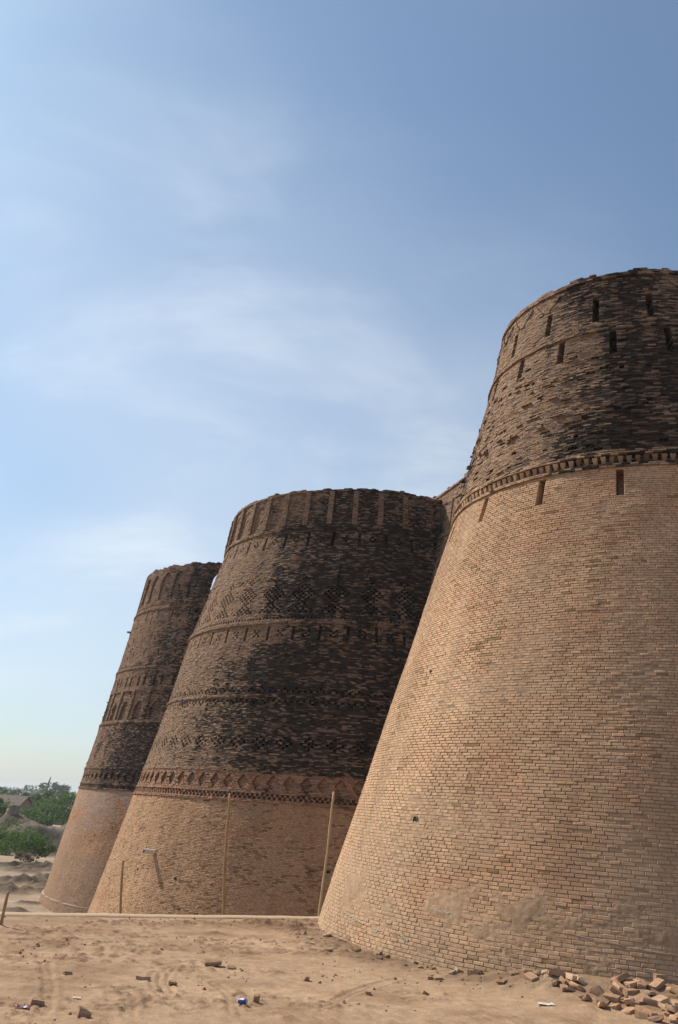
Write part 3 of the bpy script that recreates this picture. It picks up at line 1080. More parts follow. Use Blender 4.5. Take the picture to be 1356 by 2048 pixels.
# ---------------------------------------------------------- curtain walls between the bastions
def curtain(label, p_top, y_from, y_to, zlo, ztop, seed, arch=False):
    d = Vector((-0.2993, 0.9542, 0))
    n = Vector((-0.9542, -0.2993, 0))
    t = empty('curtain_wall', (0, 0, 0), label, 'wall', 'curtain walls between the bastions')
    t['kind'] = 'thing'
    la, lb = (y_from - p_top[1]) / d.y, (y_to - p_top[1]) / d.y

    def surf(u, z, off):
        u, z, off = np.broadcast_arrays(np.asarray(u, float), np.asarray(z, float), np.asarray(off, float))
        o = off + 0.25 * (13.6 - z) * (z < 11.5) + (13.6 - z) * 0.25 * (z >= 11.5) * 0.5 + 0.2625 * (z < 11.5) * 0 + np.where(z >= 11.5, 0.2625, 0) * 1.0
        o = o + 0.02 * (vnoise(u * 0.8, z * 0.8, seed) - 0.5)
        # u runs against d so that the outer face keeps the bastions' winding
        return np.stack([p_top[0] - d.x * u + n.x * o, p_top[1] - d.y * u + n.y * o, z + CAM_H], -1)
    zs = np.arange(int(zlo / 0.05), int(ztop / 0.05) + 4) * 0.05
    f = [(ztop - 0.15, ztop - 0.05, -99, 99, 0.06), (11.45, 11.6, -99, 99, 0.05)]
    for k in range(-30, 30):
        f.append((11.8, 13.1, k * 1.35, k * 1.35 + 0.95, -0.05))
        f.append((10.6, 11.25, k * 1.35 + 0.4, k * 1.35 + 0.52, -0.3))
    for k in range(-30, 30):
        f.append((11.9, 12.9, k * 1.35 + 0.42, k * 1.35 + 0.54, -0.3))

    def col(um, zm, off, r):
        N = len(um)
        nn = fbm(um * 0.5, zm * 0.5, seed + 5, 4)
        dens = 0.08 + 0.6 * sstep(0.42, 0.7, nn)
        c = old_colour(um, zm, r, dens) * 1.05
        return c, c * 0.45, r.normal(0, 0.005, N), np.full(N, 0.024)

    def drop(um, zm, r):
        return zm > ztop + 0.14 * (vnoise(um * 3.5, um * 0, seed + 1) > 0.72)
    o = masonry('old_brickwork', t, surf, lambda z: np.ones_like(np.asarray(z, float)), -lb, -la, zs, lambda z: 0.2, f, col, joint=0.012, jit=0.005, deep=0.42, seed=seed, drop=drop)
    uu = np.linspace(-lb, -la, 12)
    A = [surf(uu, np.full(12, z), np.full(12, o_)) for z, o_ in ((zlo, -0.45), (ztop - 0.08, -0.45), (ztop - 0.08, -1.4), (zlo, -1.4))]
    A = np.stack(A)
    link('rubble_core', grid_mesh('rubble_core', A[..., 0], A[..., 1], A[..., 2], np.tile([[0.24, 0.17, 0.12]], (48, 1)), False), t, M['brick'])
    return t


near_bastion()
middle_bastion()
far_bastion()
curtain('stretch of brick curtain wall between the near and middle bastions', (4.81, 35.94), 23.6, 37.6, -7.4, 13.85, 161)
curtain('stretch of brick curtain wall between the middle and farthest bastions', (-1.95, 57.1), 47.5, 58.4, -7.4, 13.6, 171)


# ------------------------------------------------------------------ terrace in front, retaining edge, lower ground
EA, EB = on_plane(0, 1831, 0.0), on_plane(637, 1839, 0.0)
e_dir = (EB - EA).normalized()
e_in = Vector((e_dir.y, -e_dir.x, 0))          # towards the camera
EDGE0 = EA.copy()
T1C = np.array(T1['c'])


def axis_pts(segs):
    out = [segs[0][0]]
    for a, b, h in segs:
        n = max(1, int(round((b - a) / h)))
        out += list(a + (b - a) * (np.arange(n) + 1) / n)
    return np.array(out)


def seg_dist(x, y, pts):
    d = np.full(np.shape(x), 1e9)
    t_best = np.zeros(np.shape(x))
    acc = 0.0
    for (ax, ay), (bx, by) in zip(pts[:-1], pts[1:]):
        L2 = (bx - ax) ** 2 + (by - ay) ** 2
        t = np.clip(((x - ax) * (bx - ax) + (y - ay) * (by - ay)) / L2, 0, 1)
        q = np.hypot(x - ax - t * (bx - ax), y - ay - t * (by - ay))
        k = q < d
        d = np.where(k, q, d)
        t_best = np.where(k, acc + t * math.sqrt(L2), t_best)
        acc += math.sqrt(L2)
    return d, t_best


def px_path(pts):
    return [tuple(on_plane(x, y, 0.0).xy) for x, y in pts]


TRACKS = [px_path([(312, 1945), (308, 1962), (318, 1985), (345, 2008), (372, 2022)]),
          px_path([(345, 1935), (328, 1950), (326, 1968), (340, 1990)]),
          px_path([(90, 1930), (98, 1975), (92, 2015), (70, 2060)]),
          px_path([(640, 2060), (655, 2010), (700, 1985), (790, 1960)]),
          px_path([(255, 2035), (262, 2000), (235, 1975), (160, 1960)]),
          px_path([(1180, 2060), (1210, 2010), (1240, 1992)]),
          px_path([(450, 2060), (470, 2030), (462, 1990), (430, 1965)])]
HEAPS = [(on_plane(x, y, 0.0), rx, h) for x, y, rx, h in
         [(545, 1852, 0.5, 0.14), (596, 1853, 0.45, 0.08), (500, 1849, 0.55, 0.13), (420, 1852, 0.65, 0.10), (360, 1850, 0.6, 0.10),
          (300, 1852, 0.6, 0.06), (215, 1850, 0.9, 0.05), (590, 1860, 0.4, 0.12), (120, 1935, 0.5, 0.05), (60, 1985, 0.5, 0.06), (10, 1955, 0.5, 0.06),
          (430, 1870, 0.35, 0.09), (660, 1890, 0.4, 0.05)]]


def terrace_h(x, y):
    v = (x - EDGE0.x) * e_in.x + (y - EDGE0.y) * e_in.y
    h = 0.06 * (fbm(x * 0.3, y * 0.3, 201, 3) - 0.5) * sstep(0.2, 2.5, v)
    h = h + 0.022 * (fbm(x * 1.1, y * 1.1, 203, 3) - 0.5)
    zone = sstep(0.40, 0.62, fbm(x * 0.55, y * 0.8, 204, 3))            # trodden flats between lumpy patches
    lump = fbm(x * 5.5, y * 5.5, 205, 5, 0.65)
    h = h + 0.034 * sstep(0.50, 0.72, lump) * (0.12 + 0.88 * zone)
    h = h + (0.008 + 0.018 * zone) * (fbm(x * 11, y * 11, 207, 3) - 0.5)
    # long scraped furrows
    h = h + 0.016 * (fbm(x * 0.8 + y * 0.5, y * 5.0 - x * 1.2, 209, 3) - 0.5)
    for c, rx, hh in HEAPS:
        d = np.hypot((x - c.x) / rx, (y - c.y) / (rx * 0.7))
        h = h + 0.62 * hh * np.exp(-d * d * 1.6) * (0.15 + 1.7 * fbm(x * 6.5, y * 6.5, 211, 5, 0.6))
    # earth banked against the bastion's foot
    dt = np.hypot(x - T1C[0], y - T1C[1]) - 7.70
    ang = np.degrees(np.arctan2(y - T1C[1], x - T1C[0])) - math.degrees(math.atan2(-T1C[1], -T1C[0]))
    ang = (ang + 180) % 360 - 180
    bank = 0.03 + 0.28 * sstep(-30, -6, ang)
    h = h + bank * np.exp(-np.maximum(dt, 0) / (0.35 + 0.5 * sstep(-34, -8, ang)))
    crumb = np.exp(-((dt - 0.25) / 0.4) ** 2)
    h = h + crumb * (0.02 + 0.05 * sstep(-55, -40, ang)) * fbm(x * 7, y * 7, 213, 3) * (0.4 + fbm(x * 1.1, y * 1.1, 214, 2))
    for k, tr in enumerate(TRACKS):
        lo = np.array(tr).min(0) - 0.4
        hi = np.array(tr).max(0) + 0.4
        m = (x > lo[0]) & (x < hi[0]) & (y > lo[1]) & (y < hi[1])
        if not m.any():
            continue
        d, t = seg_dist(x[m], y[m], tr)
        prof = -0.011 * np.exp(-(d / 0.085) ** 4) + 0.010 * np.exp(-((d - 0.13) / 0.03) ** 2)
        tread = 0.006 * np.sin(d / 0.028 * 2.2) * (d < 0.1) + 0.005 * np.sign(np.sin(t * 70)) * (d < 0.09)
        h[m] = h[m] + prof + tread
    return h


def soil_colour(x, y, h):
    c = np.ones(x.shape + (3,)) * np.array([0.398, 0.268, 0.170])
    damp = sstep(0.50, 0.68, fbm(x * 0.9, y * 1.4, 221, 4))
    c = c * (1 - 0.24 * damp[..., None] * np.array([0.8, 1.0, 1.1]))
    pale = sstep(0.52, 0.72, fbm(x * 0.5 + 3, y * 0.9, 223, 4))
    c = c * (1 + 0.10 * pale[..., None])
    lump = sstep(0.52, 0.70, fbm(x * 5.5, y * 5.5, 205, 5, 0.65)) * (0.25 + 0.75 * sstep(0.40, 0.62, fbm(x * 0.55, y * 0.8, 204, 3)))
    c = c * (1 - 0.30 * lump[..., None] * np.array([0.85, 1, 1.05]))
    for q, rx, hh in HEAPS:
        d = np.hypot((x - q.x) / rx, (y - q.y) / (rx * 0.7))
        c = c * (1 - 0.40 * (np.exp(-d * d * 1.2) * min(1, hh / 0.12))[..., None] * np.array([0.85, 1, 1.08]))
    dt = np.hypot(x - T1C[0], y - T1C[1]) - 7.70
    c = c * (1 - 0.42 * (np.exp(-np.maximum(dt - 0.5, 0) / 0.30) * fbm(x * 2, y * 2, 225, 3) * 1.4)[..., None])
    return np.clip(c, 0.02, 0.8)


us = axis_pts([(-60, -8, 1.5), (-8, -3, 0.10), (-3, 16, 0.026), (16, 22, 0.1), (22, 80, 2.0)])
vs_ = axis_pts([(0, 8.6, 0.027), (8.6, 12, 0.1), (12, 80, 2.0)])
U, V = np.meshgrid(us, vs_)
X = EDGE0.x + e_dir.x * U + e_in.x * V
Y = EDGE0.y + e_dir.y * U + e_in.y * V
Zt = terrace_h(X.ravel(), Y.ravel()).reshape(X.shape)
Zt *= sstep(0.0, 0.25, V) * 0.85 + 0.15
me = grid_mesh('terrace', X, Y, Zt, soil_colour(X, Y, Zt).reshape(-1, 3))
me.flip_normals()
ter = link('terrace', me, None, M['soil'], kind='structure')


def ground_z(x, y, z=0.0):
    return float(terrace_h(np.array([x]), np.array([y]))[0])


# retaining wall along the terrace's far side: a low dusty cement lip over a mud face
def retaining_wall():
    t = empty('retaining_wall', (0, 0, 0), 'low retaining wall with a pale dusty lip along the terrace edge', 'wall')
    t['kind'] = 'thing'
    L0, L1 = -30.0, (EB - EA).length + 3.5
    n = 200
    ll = np.linspace(L0, L1, n)
    w = 0.022 * (fbm(ll * 1.6, ll * 0, 231, 4) - 0.5)
    prof = [(-0.30, -0.02), (-0.29, 0.03), (0.02, 0.028), (0.09, 0.005), (0.12, -0.06)]      # across, height
    A = np.zeros((len(prof), n, 3))
    for k, (v, z) in enumerate(prof):
        j = 0.02 * (vnoise(ll * 5 + k, ll * 0 + k * 3, 233) - 0.5)
        A[k, :, 0] = EDGE0.x + e_dir.x * ll + e_in.x * (v + j)
        A[k, :, 1] = EDGE0.y + e_dir.y * ll + e_in.y * (v + j)
        A[k, :, 2] = z + w
    link('lip', grid_mesh('lip', A[..., 0], A[..., 1], A[..., 2], None, True), t, M['cap'])
    B = np.zeros((2, n, 3))
    for k, z in enumerate((0.0, -5.2)):
        B[k, :, 0] = EDGE0.x + e_dir.x * ll - e_in.x * (0.26 + 0.3 * k)
        B[k, :, 1] = EDGE0.y + e_dir.y * ll - e_in.y * (0.26 + 0.3 * k)
        B[k, :, 2] = z
    link('mud_face', grid_mesh('mud_face', B[..., 0], B[..., 1], B[..., 2], None, True), t, M['mudwall'])


retaining_wall()

LOW = -4.25


def lower_h(x, y):
    """The ground below the terrace: an embankment, sandy flats, dug pits, eroded mounds, then the plain."""
    v = -((x - EDGE0.x) * e_in.x + (y - EDGE0.y) * e_in.y)          # metres beyond the edge
    h = LOW + 0.25 * (fbm(x * 0.12, y * 0.12, 241, 4) - 0.5) * 2
    h = h + 0.10 * (fbm(x * 0.7, y * 0.7, 243, 4) - 0.5)
    bank = np.clip(-0.55 - 0.62 * v, LOW - 0.5, 0)
    h = np.maximum(h, bank + 0.3 * (fbm(x * 0.9, y * 0.9, 245, 3) - 0.5) * (v > 0.3))
    far = sstep(400, 150, y)
    # dug-over strips
    for (px, py, rx, ry, hh) in PITS:
        d = np.hypot((x - px) / rx, (y - py) / ry)
        h = h + 0.85 * hh * np.exp(-d ** 4) * (-0.25 + 1.7 * fbm(x * 2.4, y * 2.4, 247, 5, 0.75))
    # the sandy bank the green bushes stand behind
    yb = 84 + 0.12 * (x + 34) + 2.5 * (vnoise(x * 0.09, x * 0, 249) - 0.5)
    h = h + 0.75 * sstep(yb - 9, yb, y) * sstep(yb + 5, yb + 1.0, y) * far
    # eroded mounds
    for (mx, my, rx, ry, hh) in MOUNDS:
        d = np.hypot((x - mx) / rx, (y - my) / ry)
        k = sstep(1.0, 0.25, d + 0.35 * (fbm(x * 0.16, y * 0.16, 251, 4) - 0.5))
        h = h + hh * k * (0.62 + 0.55 * fbm(x * 0.32, y * 0.32, 253, 5, 0.6)) - 1.3 * k * np.abs(fbm(x * 0.30, y * 0.14, 256, 4, 0.6) - 0.5) + 1.6 * k * (1.15 - k) * (fbm(x * 0.9, y * 0.5, 257, 5, 0.62) - 0.5)
    h = h + (0.55 * (fbm(x * 0.6, y * 0.6, 258, 4, 0.6) - 0.5) + 0.22 * (fbm(x * 1.7, y * 1.7, 259, 3) - 0.5)) * sstep(80, 96, y) * far
    h = np.where(v < 0.3, np.minimum(h, LOW - 0.3), h)
    h = h + 1.2 * (fbm(x * 0.006, y * 0.006, 255, 3) - 0.5) * sstep(200, 600, np.hypot(x, y))
    return h


def low_pt(x, y):
    return on_plane(x, y, LOW)


PITS = []
for (x, y, rx, ry, hh) in [(78, 1742, 2.4, 1.6, 0.62), (40, 1745, 1.8, 1.4, 0.5), (84, 1772, 2.0, 1.4, 0.75), (30, 1765, 2.2, 1.3, 0.7), (8, 1785, 1.8, 1.2, 0.8), (62, 1782, 1.2, 1.0, 0.5),
                           (8, 1738, 1.2, 1.0, 0.35), (60, 1808, 0.8, 0.7, 0.25), (28, 1822, 0.8, 0.6, 0.35), (100, 1760, 1.6, 1.2, 0.6)]:
    p = low_pt(x, y)
    PITS.append((p.x, p.y, rx, ry, hh))
MOUNDS = [(-46, 108, 15, 8, 2.7), (-31, 105, 9, 8.5, 3.3), (-38, 116, 12, 8, 2.7), (-24, 108, 6, 8, 2.9), (-62, 112, 16, 9, 2.9), (-20, 98, 5, 5, 1.6)]

gx = axis_pts([(-4000, -1000, 300), (-1000, -200, 50), (-200, -66, 6), (-66, -42, 0.5), (-42, -12, 0.2), (-12, 40, 1.2), (40, 200, 10), (200, 1000, 80), (1000, 4000, 500)])
gy = axis_pts([(-1500, -100, 200), (-100, 12, 6), (12, 44, 0.7), (44, 86, 0.22), (86, 130, 0.42), (130, 260, 3.0), (260, 1000, 30), (1000, 6000, 250)])
X, Y = np.meshgrid(gx, gy)
Zl = lower_h(X, Y)
cl = np.ones(X.shape + (3,)) * np.array([0.35, 0.262, 0.185])
cl *= (0.72 + 0.52 * fbm(X * 0.25, Y * 0.5, 261, 4))[..., None]
for (px, py, rx, ry, hh) in PITS:
    d = np.hypot((X - px) / rx, (Y - py) / ry)
    cl *= (1 - 0.80 * np.exp(-(d / 1.1) ** 4) * (0.55 + 0.6 * fbm(X * 1.2, Y * 1.2, 263, 3)))[..., None]
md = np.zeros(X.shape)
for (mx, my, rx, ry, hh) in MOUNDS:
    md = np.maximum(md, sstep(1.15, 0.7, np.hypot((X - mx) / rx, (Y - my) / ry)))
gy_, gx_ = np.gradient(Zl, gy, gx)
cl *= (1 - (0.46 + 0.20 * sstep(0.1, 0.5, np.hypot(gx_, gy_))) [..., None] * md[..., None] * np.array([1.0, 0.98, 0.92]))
scrub = sstep(0.45, 0.6, fbm(X * 0.02, Y * 0.02, 265, 4)) * sstep(150, 260, Y)
cl = cl * (1 - scrub[..., None]) + np.array([0.16, 0.16, 0.09]) * scrub[..., None]
me = grid_mesh('ground', X, Y, Zl, cl.reshape(-1, 3))
link('ground', me, None, M['soil'], kind='structure')


# ------------------------------------------------------------------ vegetation
def tree(name, base, height, rx, label, seed, leaf='leaf', n=2600, leaf_size=0.11, trunk_r=0.12, cat='tree', flat=0.55, lean=0.0, group=None, low=0.25):
    r = np.random.default_rng(seed)
    t = empty(name, (0, 0, 0), label, cat, group)
    B = np.array(base)
    # limbs
    V, Q = [], []

    def limb(a, b, r0, r1, bend):
        a, b = np.array(a), np.array(b)
        m = 0.5 * (a + b) + bend
        pts = [a, 0.5 * (a + m) + 0.1 * bend, m, 0.5 * (m + b), b]
        k0 = len(V)
        for i, p in enumerate(pts):
            rr = r0 + (r1 - r0) * i / 4
            for q in range(6):
                an = q * math.pi / 3
                V.append((p[0] + rr * math.cos(an), p[1] + rr * math.sin(an) * 0.9, p[2] + 0.3 * rr * math.sin(an)))
        for i in range(4):
            for q in range(6):
                Q.append((k0 + i * 6 + q, k0 + i * 6 + (q + 1) % 6, k0 + i * 6 + 6 + (q + 1) % 6, k0 + i * 6 + 6 + q))
    fork = B + np.array([lean * 0.3, 0, height * low])
    limb(B - np.array([0, 0, 0.4]), fork, trunk_r, trunk_r * 0.75, r.normal(0, 0.08, 3))
    clumps = []
    for k in range(11):
        an = r.uniform(0, 2 * math.pi)
        d = rx * math.sqrt(r.uniform(0.05, 1.0)) * 0.78
        zt = height * (low + (1 - low) * (0.30 + 0.58 * r.random() * (1 - 0.45 * (d / rx) ** 2)))
        e = B + np.array([d * math.cos(an) + lean, d * math.sin(an), zt])
        limb(fork, e, trunk_r * 0.45, trunk_r * 0.1, r.normal(0, 0.12 * rx / 2, 3))
        clumps.append((e, rx * r.uniform(0.26, 0.46)))
    for k in range(16):
        e, s = clumps[r.integers(0, 11)]
        clumps.append((e + r.normal(0, 1, 3) * np.array([s, s, s * 0.45]) * 0.95, s * r.uniform(0.4, 0.75)))
    link('trunk', quad_mesh('trunk', np.array(V), np.array(Q), None, True), t, M['bark'])
    ci = r.integers(0, len(clumps), n)
    cen = np.array([clumps[i][0] for i in ci])
    rad_ = np.array([clumps[i][1] for i in ci])
    dirs = r.normal(0, 1, (n, 3))
    dirs /= np.linalg.norm(dirs, axis=1, keepdims=True)
    P = cen + dirs * (rad_ * r.uniform(0.35, 1.0, n) ** 0.6)[:, None] * np.array([1, 1, flat])
    P[:, 2] = np.maximum(P[:, 2], B[2] + 0.05)
    a = r.normal(0, 1, (n, 3))
    a /= np.linalg.norm(a, axis=1, keepdims=True)
    b = np.cross(a, r.normal(0, 1, (n, 3)))
    b /= np.linalg.norm(b, axis=1, keepdims=True)
    s = leaf_size * r.uniform(0.6, 1.4, (n, 1))
    Vl = np.stack([P - a * s, P - b * s * 0.45, P + a * s, P + b * s * 0.45], 1).reshape(-1, 3)
    Ql = np.arange(n * 4).reshape(-1, 4)
    tint = r.uniform(0.6, 1.5, (n, 1)) * np.array([1, 1, 1]) * (1 + 0.35 * r.normal(0, 1, (n, 1)) * np.array([0.5, 0.1, -0.2]))
    link('crown', quad_mesh('crown', Vl, Ql, np.repeat(np.clip(tint, 0.3, 2.2), 4, 0)), t, M[leaf])
    return t


def gz(x, y):
    return float(lower_h(np.array([x]), np.array([y]))[0])


def place(px, Y):
    """World x of the photograph's column px at depth Y near the horizon."""
    p = at_depth(px, 1620, Y)
    return p.x


b1 = (place(58, 92), 92.0)
tree('acacia_bush', (b1[0], b1[1], gz(*b1)), 2.7, 3.4, 'round bright green thorn bush in front of the eroded mounds', 301, n=4200, leaf_size=0.13, cat='bush', low=0.08, flat=0.7)
b2 = (place(-6, 95), 95.0)
tree('acacia_bush', (b2[0], b2[1], gz(*b2)), 2.8, 3.0, 'dark green thorn bush at the far left edge before the mounds', 302, n=3600, leaf_size=0.13, cat='bush', low=0.08, flat=0.7)
b3 = (place(147, 150), 150.0)
tree('acacia_tree', (b3[0], b3[1], gz(*b3)), 6.2, 6.2, 'large spreading green tree beside the farthest bastion', 303, n=5200, leaf_size=0.20, trunk_r=0.25, low=0.2, flat=0.7)
b4 = (place(108, 158), 158.0)
tree('acacia_tree', (b4[0], b4[1], gz(*b4)), 4.5, 5.0, 'low spreading green tree before the long mud wall', 304, n=4200, leaf_size=0.2, trunk_r=0.2, low=0.15, flat=0.7)
b5 = (place(82, 166), 166.0)
tree('acacia_tree', (b5[0], b5[1], gz(*b5)), 4.6, 3.6, 'small green tree covering one corner of the long mud wall', 305, n=3200, leaf_size=0.2, trunk_r=0.18, low=0.15, flat=0.7)
b6 = (place(2, 150), 150.0)
tree('acacia_tree', (b6[0], b6[1], gz(*b6)), 5.0, 2.8, 'dark tree partly hiding the gabled mud hut', 306, n=2600, leaf_size=0.2, trunk_r=0.18, low=0.12, flat=0.75)
b7 = (place(30, 245), 245.0)
tree('dusty_tree', (b7[0], b7[1], gz(*b7)), 5.2, 8.0, 'pale green treetops showing behind the gabled mud hut', 307, 'leaf_far', n=3600, leaf_size=0.3, trunk_r=0.2, low=0.2, flat=0.6)
b8 = (place(101, 420), 420.0)
tree('dusty_tree', (b8[0], b8[1], gz(*b8)), 10.6, 8.2, 'lone bluish domed tree on the hazy horizon', 308, 'leaf_far', n=3600, leaf_size=0.42, trunk_r=0.35, low=0.3, flat=0.55)
b9 = (place(56, 240), 240.0)
tree('dusty_tree', (b9[0], b9[1], gz(*b9)), 4.8, 6.0, 'pale green tree between the gabled hut and the long mud wall', 309, 'leaf_far', n=2800, leaf_size=0.3, trunk_r=0.2, low=0.2, flat=0.6)
b10 = (place(68, 82), 82.0)
tree('dry_bush', (b10[0], b10[1], gz(*b10) - 0.05), 0.95, 1.0, 'small grey dry bush alone on the sandy bank', 310, 'drybush', n=900, leaf_size=0.09, trunk_r=0.03, cat='bush', low=0.1, flat=0.7)
b11 = (place(52, 140), 140.0)
tree('dry_bush', (b11[0], b11[1], gz(*b11) - 0.1), 1.9, 3.8, 'brown dry thorn scrub heaped before the mud houses', 311, 'drybush', n=2600, leaf_size=0.16, trunk_r=0.05, cat='bush', low=0.1, flat=0.5)
b12 = (place(28, 146), 146.0)
tree('dry_bush', (b12[0], b12[1], gz(*b12) - 0.1), 2.6, 3.2, 'dark brown thorn hedge below the gabled hut', 312, 'drybush', n=2600, leaf_size=0.16, trunk_r=0.05, cat='bush', low=0.1, flat=0.6)

# bare trunk beside the domed tree
bx = place(86, 400)
n = 10
V, Q = [], []
zb = gz(bx, 400)
for k, (z, r_, dx) in enumerate([(0, 0.55, 0), (4, 0.45, 0.1), (8, 0.4, 0.3), (10.5, 0.35, 0.5), (12.6, 0.2, 1.0)]):
    for q in range(n):
        V.append((bx + dx + r_ * math.cos(2 * math.pi * q / n), 400 + r_ * math.sin(2 * math.pi * q / n), zb - 0.3 + z))
for k in range(4):
    for q in range(n):
        Q.append((k * n + q, k * n + (q + 1) % n, k * n + n + (q + 1) % n, k * n + n + q))
tag(link('dead_tree', quad_mesh('dead_tree', np.array(V), np.array(Q), None, True), None, M['bark']), 'bare dead trunk standing up beside the bluish domed tree', 'tree')

# the hazy wood on the horizon
def far_wood():
    r = np.random.default_rng(401)
    P, S = [], []
    n = 9000
    y = r.uniform(700, 2400, n)
    x = y * r.uniform(-0.62, 0.3, n)
    k = fbm(x * 0.006, y * 0.006, 403, 3) > 0.42
    x, y = x[k], y[k]
    n = len(x)
    z = lower_h(x, y) + r.uniform(0.5, 6.5, n) * (0.5 + 0.6 * vnoise(x * 0.01, y * 0.01, 405))
    a = r.normal(0, 1, (n, 3)); a /= np.linalg.norm(a, axis=1, keepdims=True)
    b = np.cross(a, r.normal(0, 1, (n, 3))); b /= np.linalg.norm(b, axis=1, keepdims=True)
    s = r.uniform(1.2, 3.2, (n, 1))
    p = np.stack([x, y, z], -1)
    V = np.stack([p - a * s, p - b * s * 0.7, p + a * s, p + b * s * 0.7], 1).reshape(-1, 3)
    tint = np.repeat(r.uniform(0.7, 1.3, (n, 1)) * np.ones((1, 3)), 4, 0)
    o = link('far_wood', quad_mesh('far_wood', V, np.arange(n * 4).reshape(-1, 4), tint), None, M['leaf_far'], kind='stuff')
    tag(o, 'hazy belt of trees along the horizon', 'wood')


far_wood()


# ------------------------------------------------------------------ mud houses
def box_bm(x0, x1, y0, y1, z0, z1):
    v = np.array([(x0, y0, z0), (x1, y0, z0), (x1, y1, z0), (x0, y1, z0), (x0, y0, z1), (x1, y0, z1), (x1, y1, z1), (x0, y1, z1)], float)
    q = np.array([[0, 3, 2, 1], [4, 5, 6, 7], [0, 1, 5, 4], [1, 2, 6, 5], [2, 3, 7, 6], [3, 0, 4, 7]])
    return v, q


def gabled_hut():
    Yh = 176.0
    xr = place(34, Yh)
    zg = gz(xr, Yh)
    t = empty('mud_hut', (xr, Yh, zg), 'small mud hut with a grey thatched gable roof at the left edge', 'hut')
    mw = Matrix.Rotation(R_(-24), 4, 'Z')
    L, W, H, RH = 9.0, 4.2, 3.0, 1.9
    v = np.array([(-L, 0, -0.4), (0, 0, -0.4), (0, W, -0.4), (-L, W, -0.4), (-L, 0, H), (0, 0, H), (0, W, H), (-L, W, H), (0, W / 2, H + RH), (-L, W / 2, H + RH)])
    q = [[0, 1, 5, 4], [2, 3, 7, 6], [1, 2, 6, 5], [3, 0, 4, 7], [5, 6, 8], [7, 4, 9]]
    me = bpy.data.meshes.new('wall')
    me.from_pydata([tuple(a) for a in v], [], q)
    w = link('wall', me, t, M['mudwall'])
    w.matrix_local = mw
    e, th = 0.45, 0.22
    for s in (0, 1):
        y0, y1 = (-e, W / 2) if s == 0 else (W + e, W / 2)
        z0, z1 = H - e * RH / (W / 2), H + RH
        n = 14
        xs = np.linspace(-L - e, e, n)
        A = []
        for (yy, zz_, up) in ((y0, z0, 0), (y0, z0, th), (y1, z1, th), (y1, z1, 0)):
            A.append(np.stack([xs, np.full(n, yy), zz_ + up + 0.02 + 0.08 * (vnoise(xs * 1.3, xs * 0 + s + up, 421) - 0.5)], -1))
        A.append(A[0])
        A = np.stack(A)
        ro = link('thatch_slope', grid_mesh('thatch_slope', A[..., 0], A[..., 1], A[..., 2], None, False), t, M['thatch'])
        ro.matrix_local = mw
    v, q = box_bm(0.01, 0.06, 1.5, 2.5, -0.3, 1.7)
    d = link('doorway', quad_mesh('doorway', v, q), t, M['bark'])
    d.matrix_local = mw


def long_wall():
    Yh = 185.0
    x0, x1 = place(49, Yh), place(118, Yh)
    zg = gz(0.5 * (x0 + x1), Yh)
    t = empty('mud_house', (x0, Yh, zg), 'long flat-topped mud house half hidden behind green trees', 'house')
    L = x1 - x0
    n = 30
    xs = np.linspace(0, L, n)
    top = 4.9 + 0.10 * (vnoise(xs * 0.8, xs * 0, 431) - 0.5)
    A = np.stack([np.stack([xs, xs * 0 + y, np.where(z > 0, top, -0.5)], -1) for y, z in ((0, 0), (0, 1), (5, 1), (5, 0))])
    link('wall', grid_mesh('wall', A[..., 0], A[..., 1], A[..., 2], None, False), t, M['mudwall'])
    v, q = box_bm(-0.1, L + 0.1, -0.12, 5.1, 4.96, 5.1)
    link('parapet', quad_mesh('parapet', v, q), t, M['mudwall'])
    for s in (0, L):
        v = np.array([(s, 0, -0.5), (s, 5, -0.5), (s, 5, 4.95), (s, 0, 4.95)])
        link('end_wall', quad_mesh('end_wall', v, np.array([[0, 1, 2, 3]])), t, M['mudwall'])
    v, q = box_bm(1.6, 2.4, -0.04, 0.05, -0.3, 1.8)
    link('doorway', quad_mesh('doorway', v, q), t, M['bark'])


gabled_hut()
long_wall()

# weathered stump of masonry on the mounds
sx, sy = place(27, 106), 106.0
sz = gz(sx, sy)
rr = np.random.default_rng(441)
nn, mm = 9, 14
V = np.zeros((nn, mm + 1, 3))
for i in range(nn):
    tt = i / (nn - 1)
    for j in range(mm + 1):
        an = 2 * math.pi * (j % mm) / mm
        rad_ = (0.85 - 0.25 * tt) * (1 if i < nn - 1 else 0.15) * (0.85 + 0.35 * _TAB[(i * 31 + (j % mm) * 7) & 65535])
        V[i, j] = (sx + 0.95 * rad_ * math.cos(an), sy + 0.7 * rad_ * math.sin(an), sz - 0.4 + 1.15 * tt)
tag(link('mud_pillar', grid_mesh('mud_pillar', V[..., 0], V[..., 1], V[..., 2], None, True), None, M['mudwall']), 'worn stub of a mud pillar standing on the mounds', 'pillar')


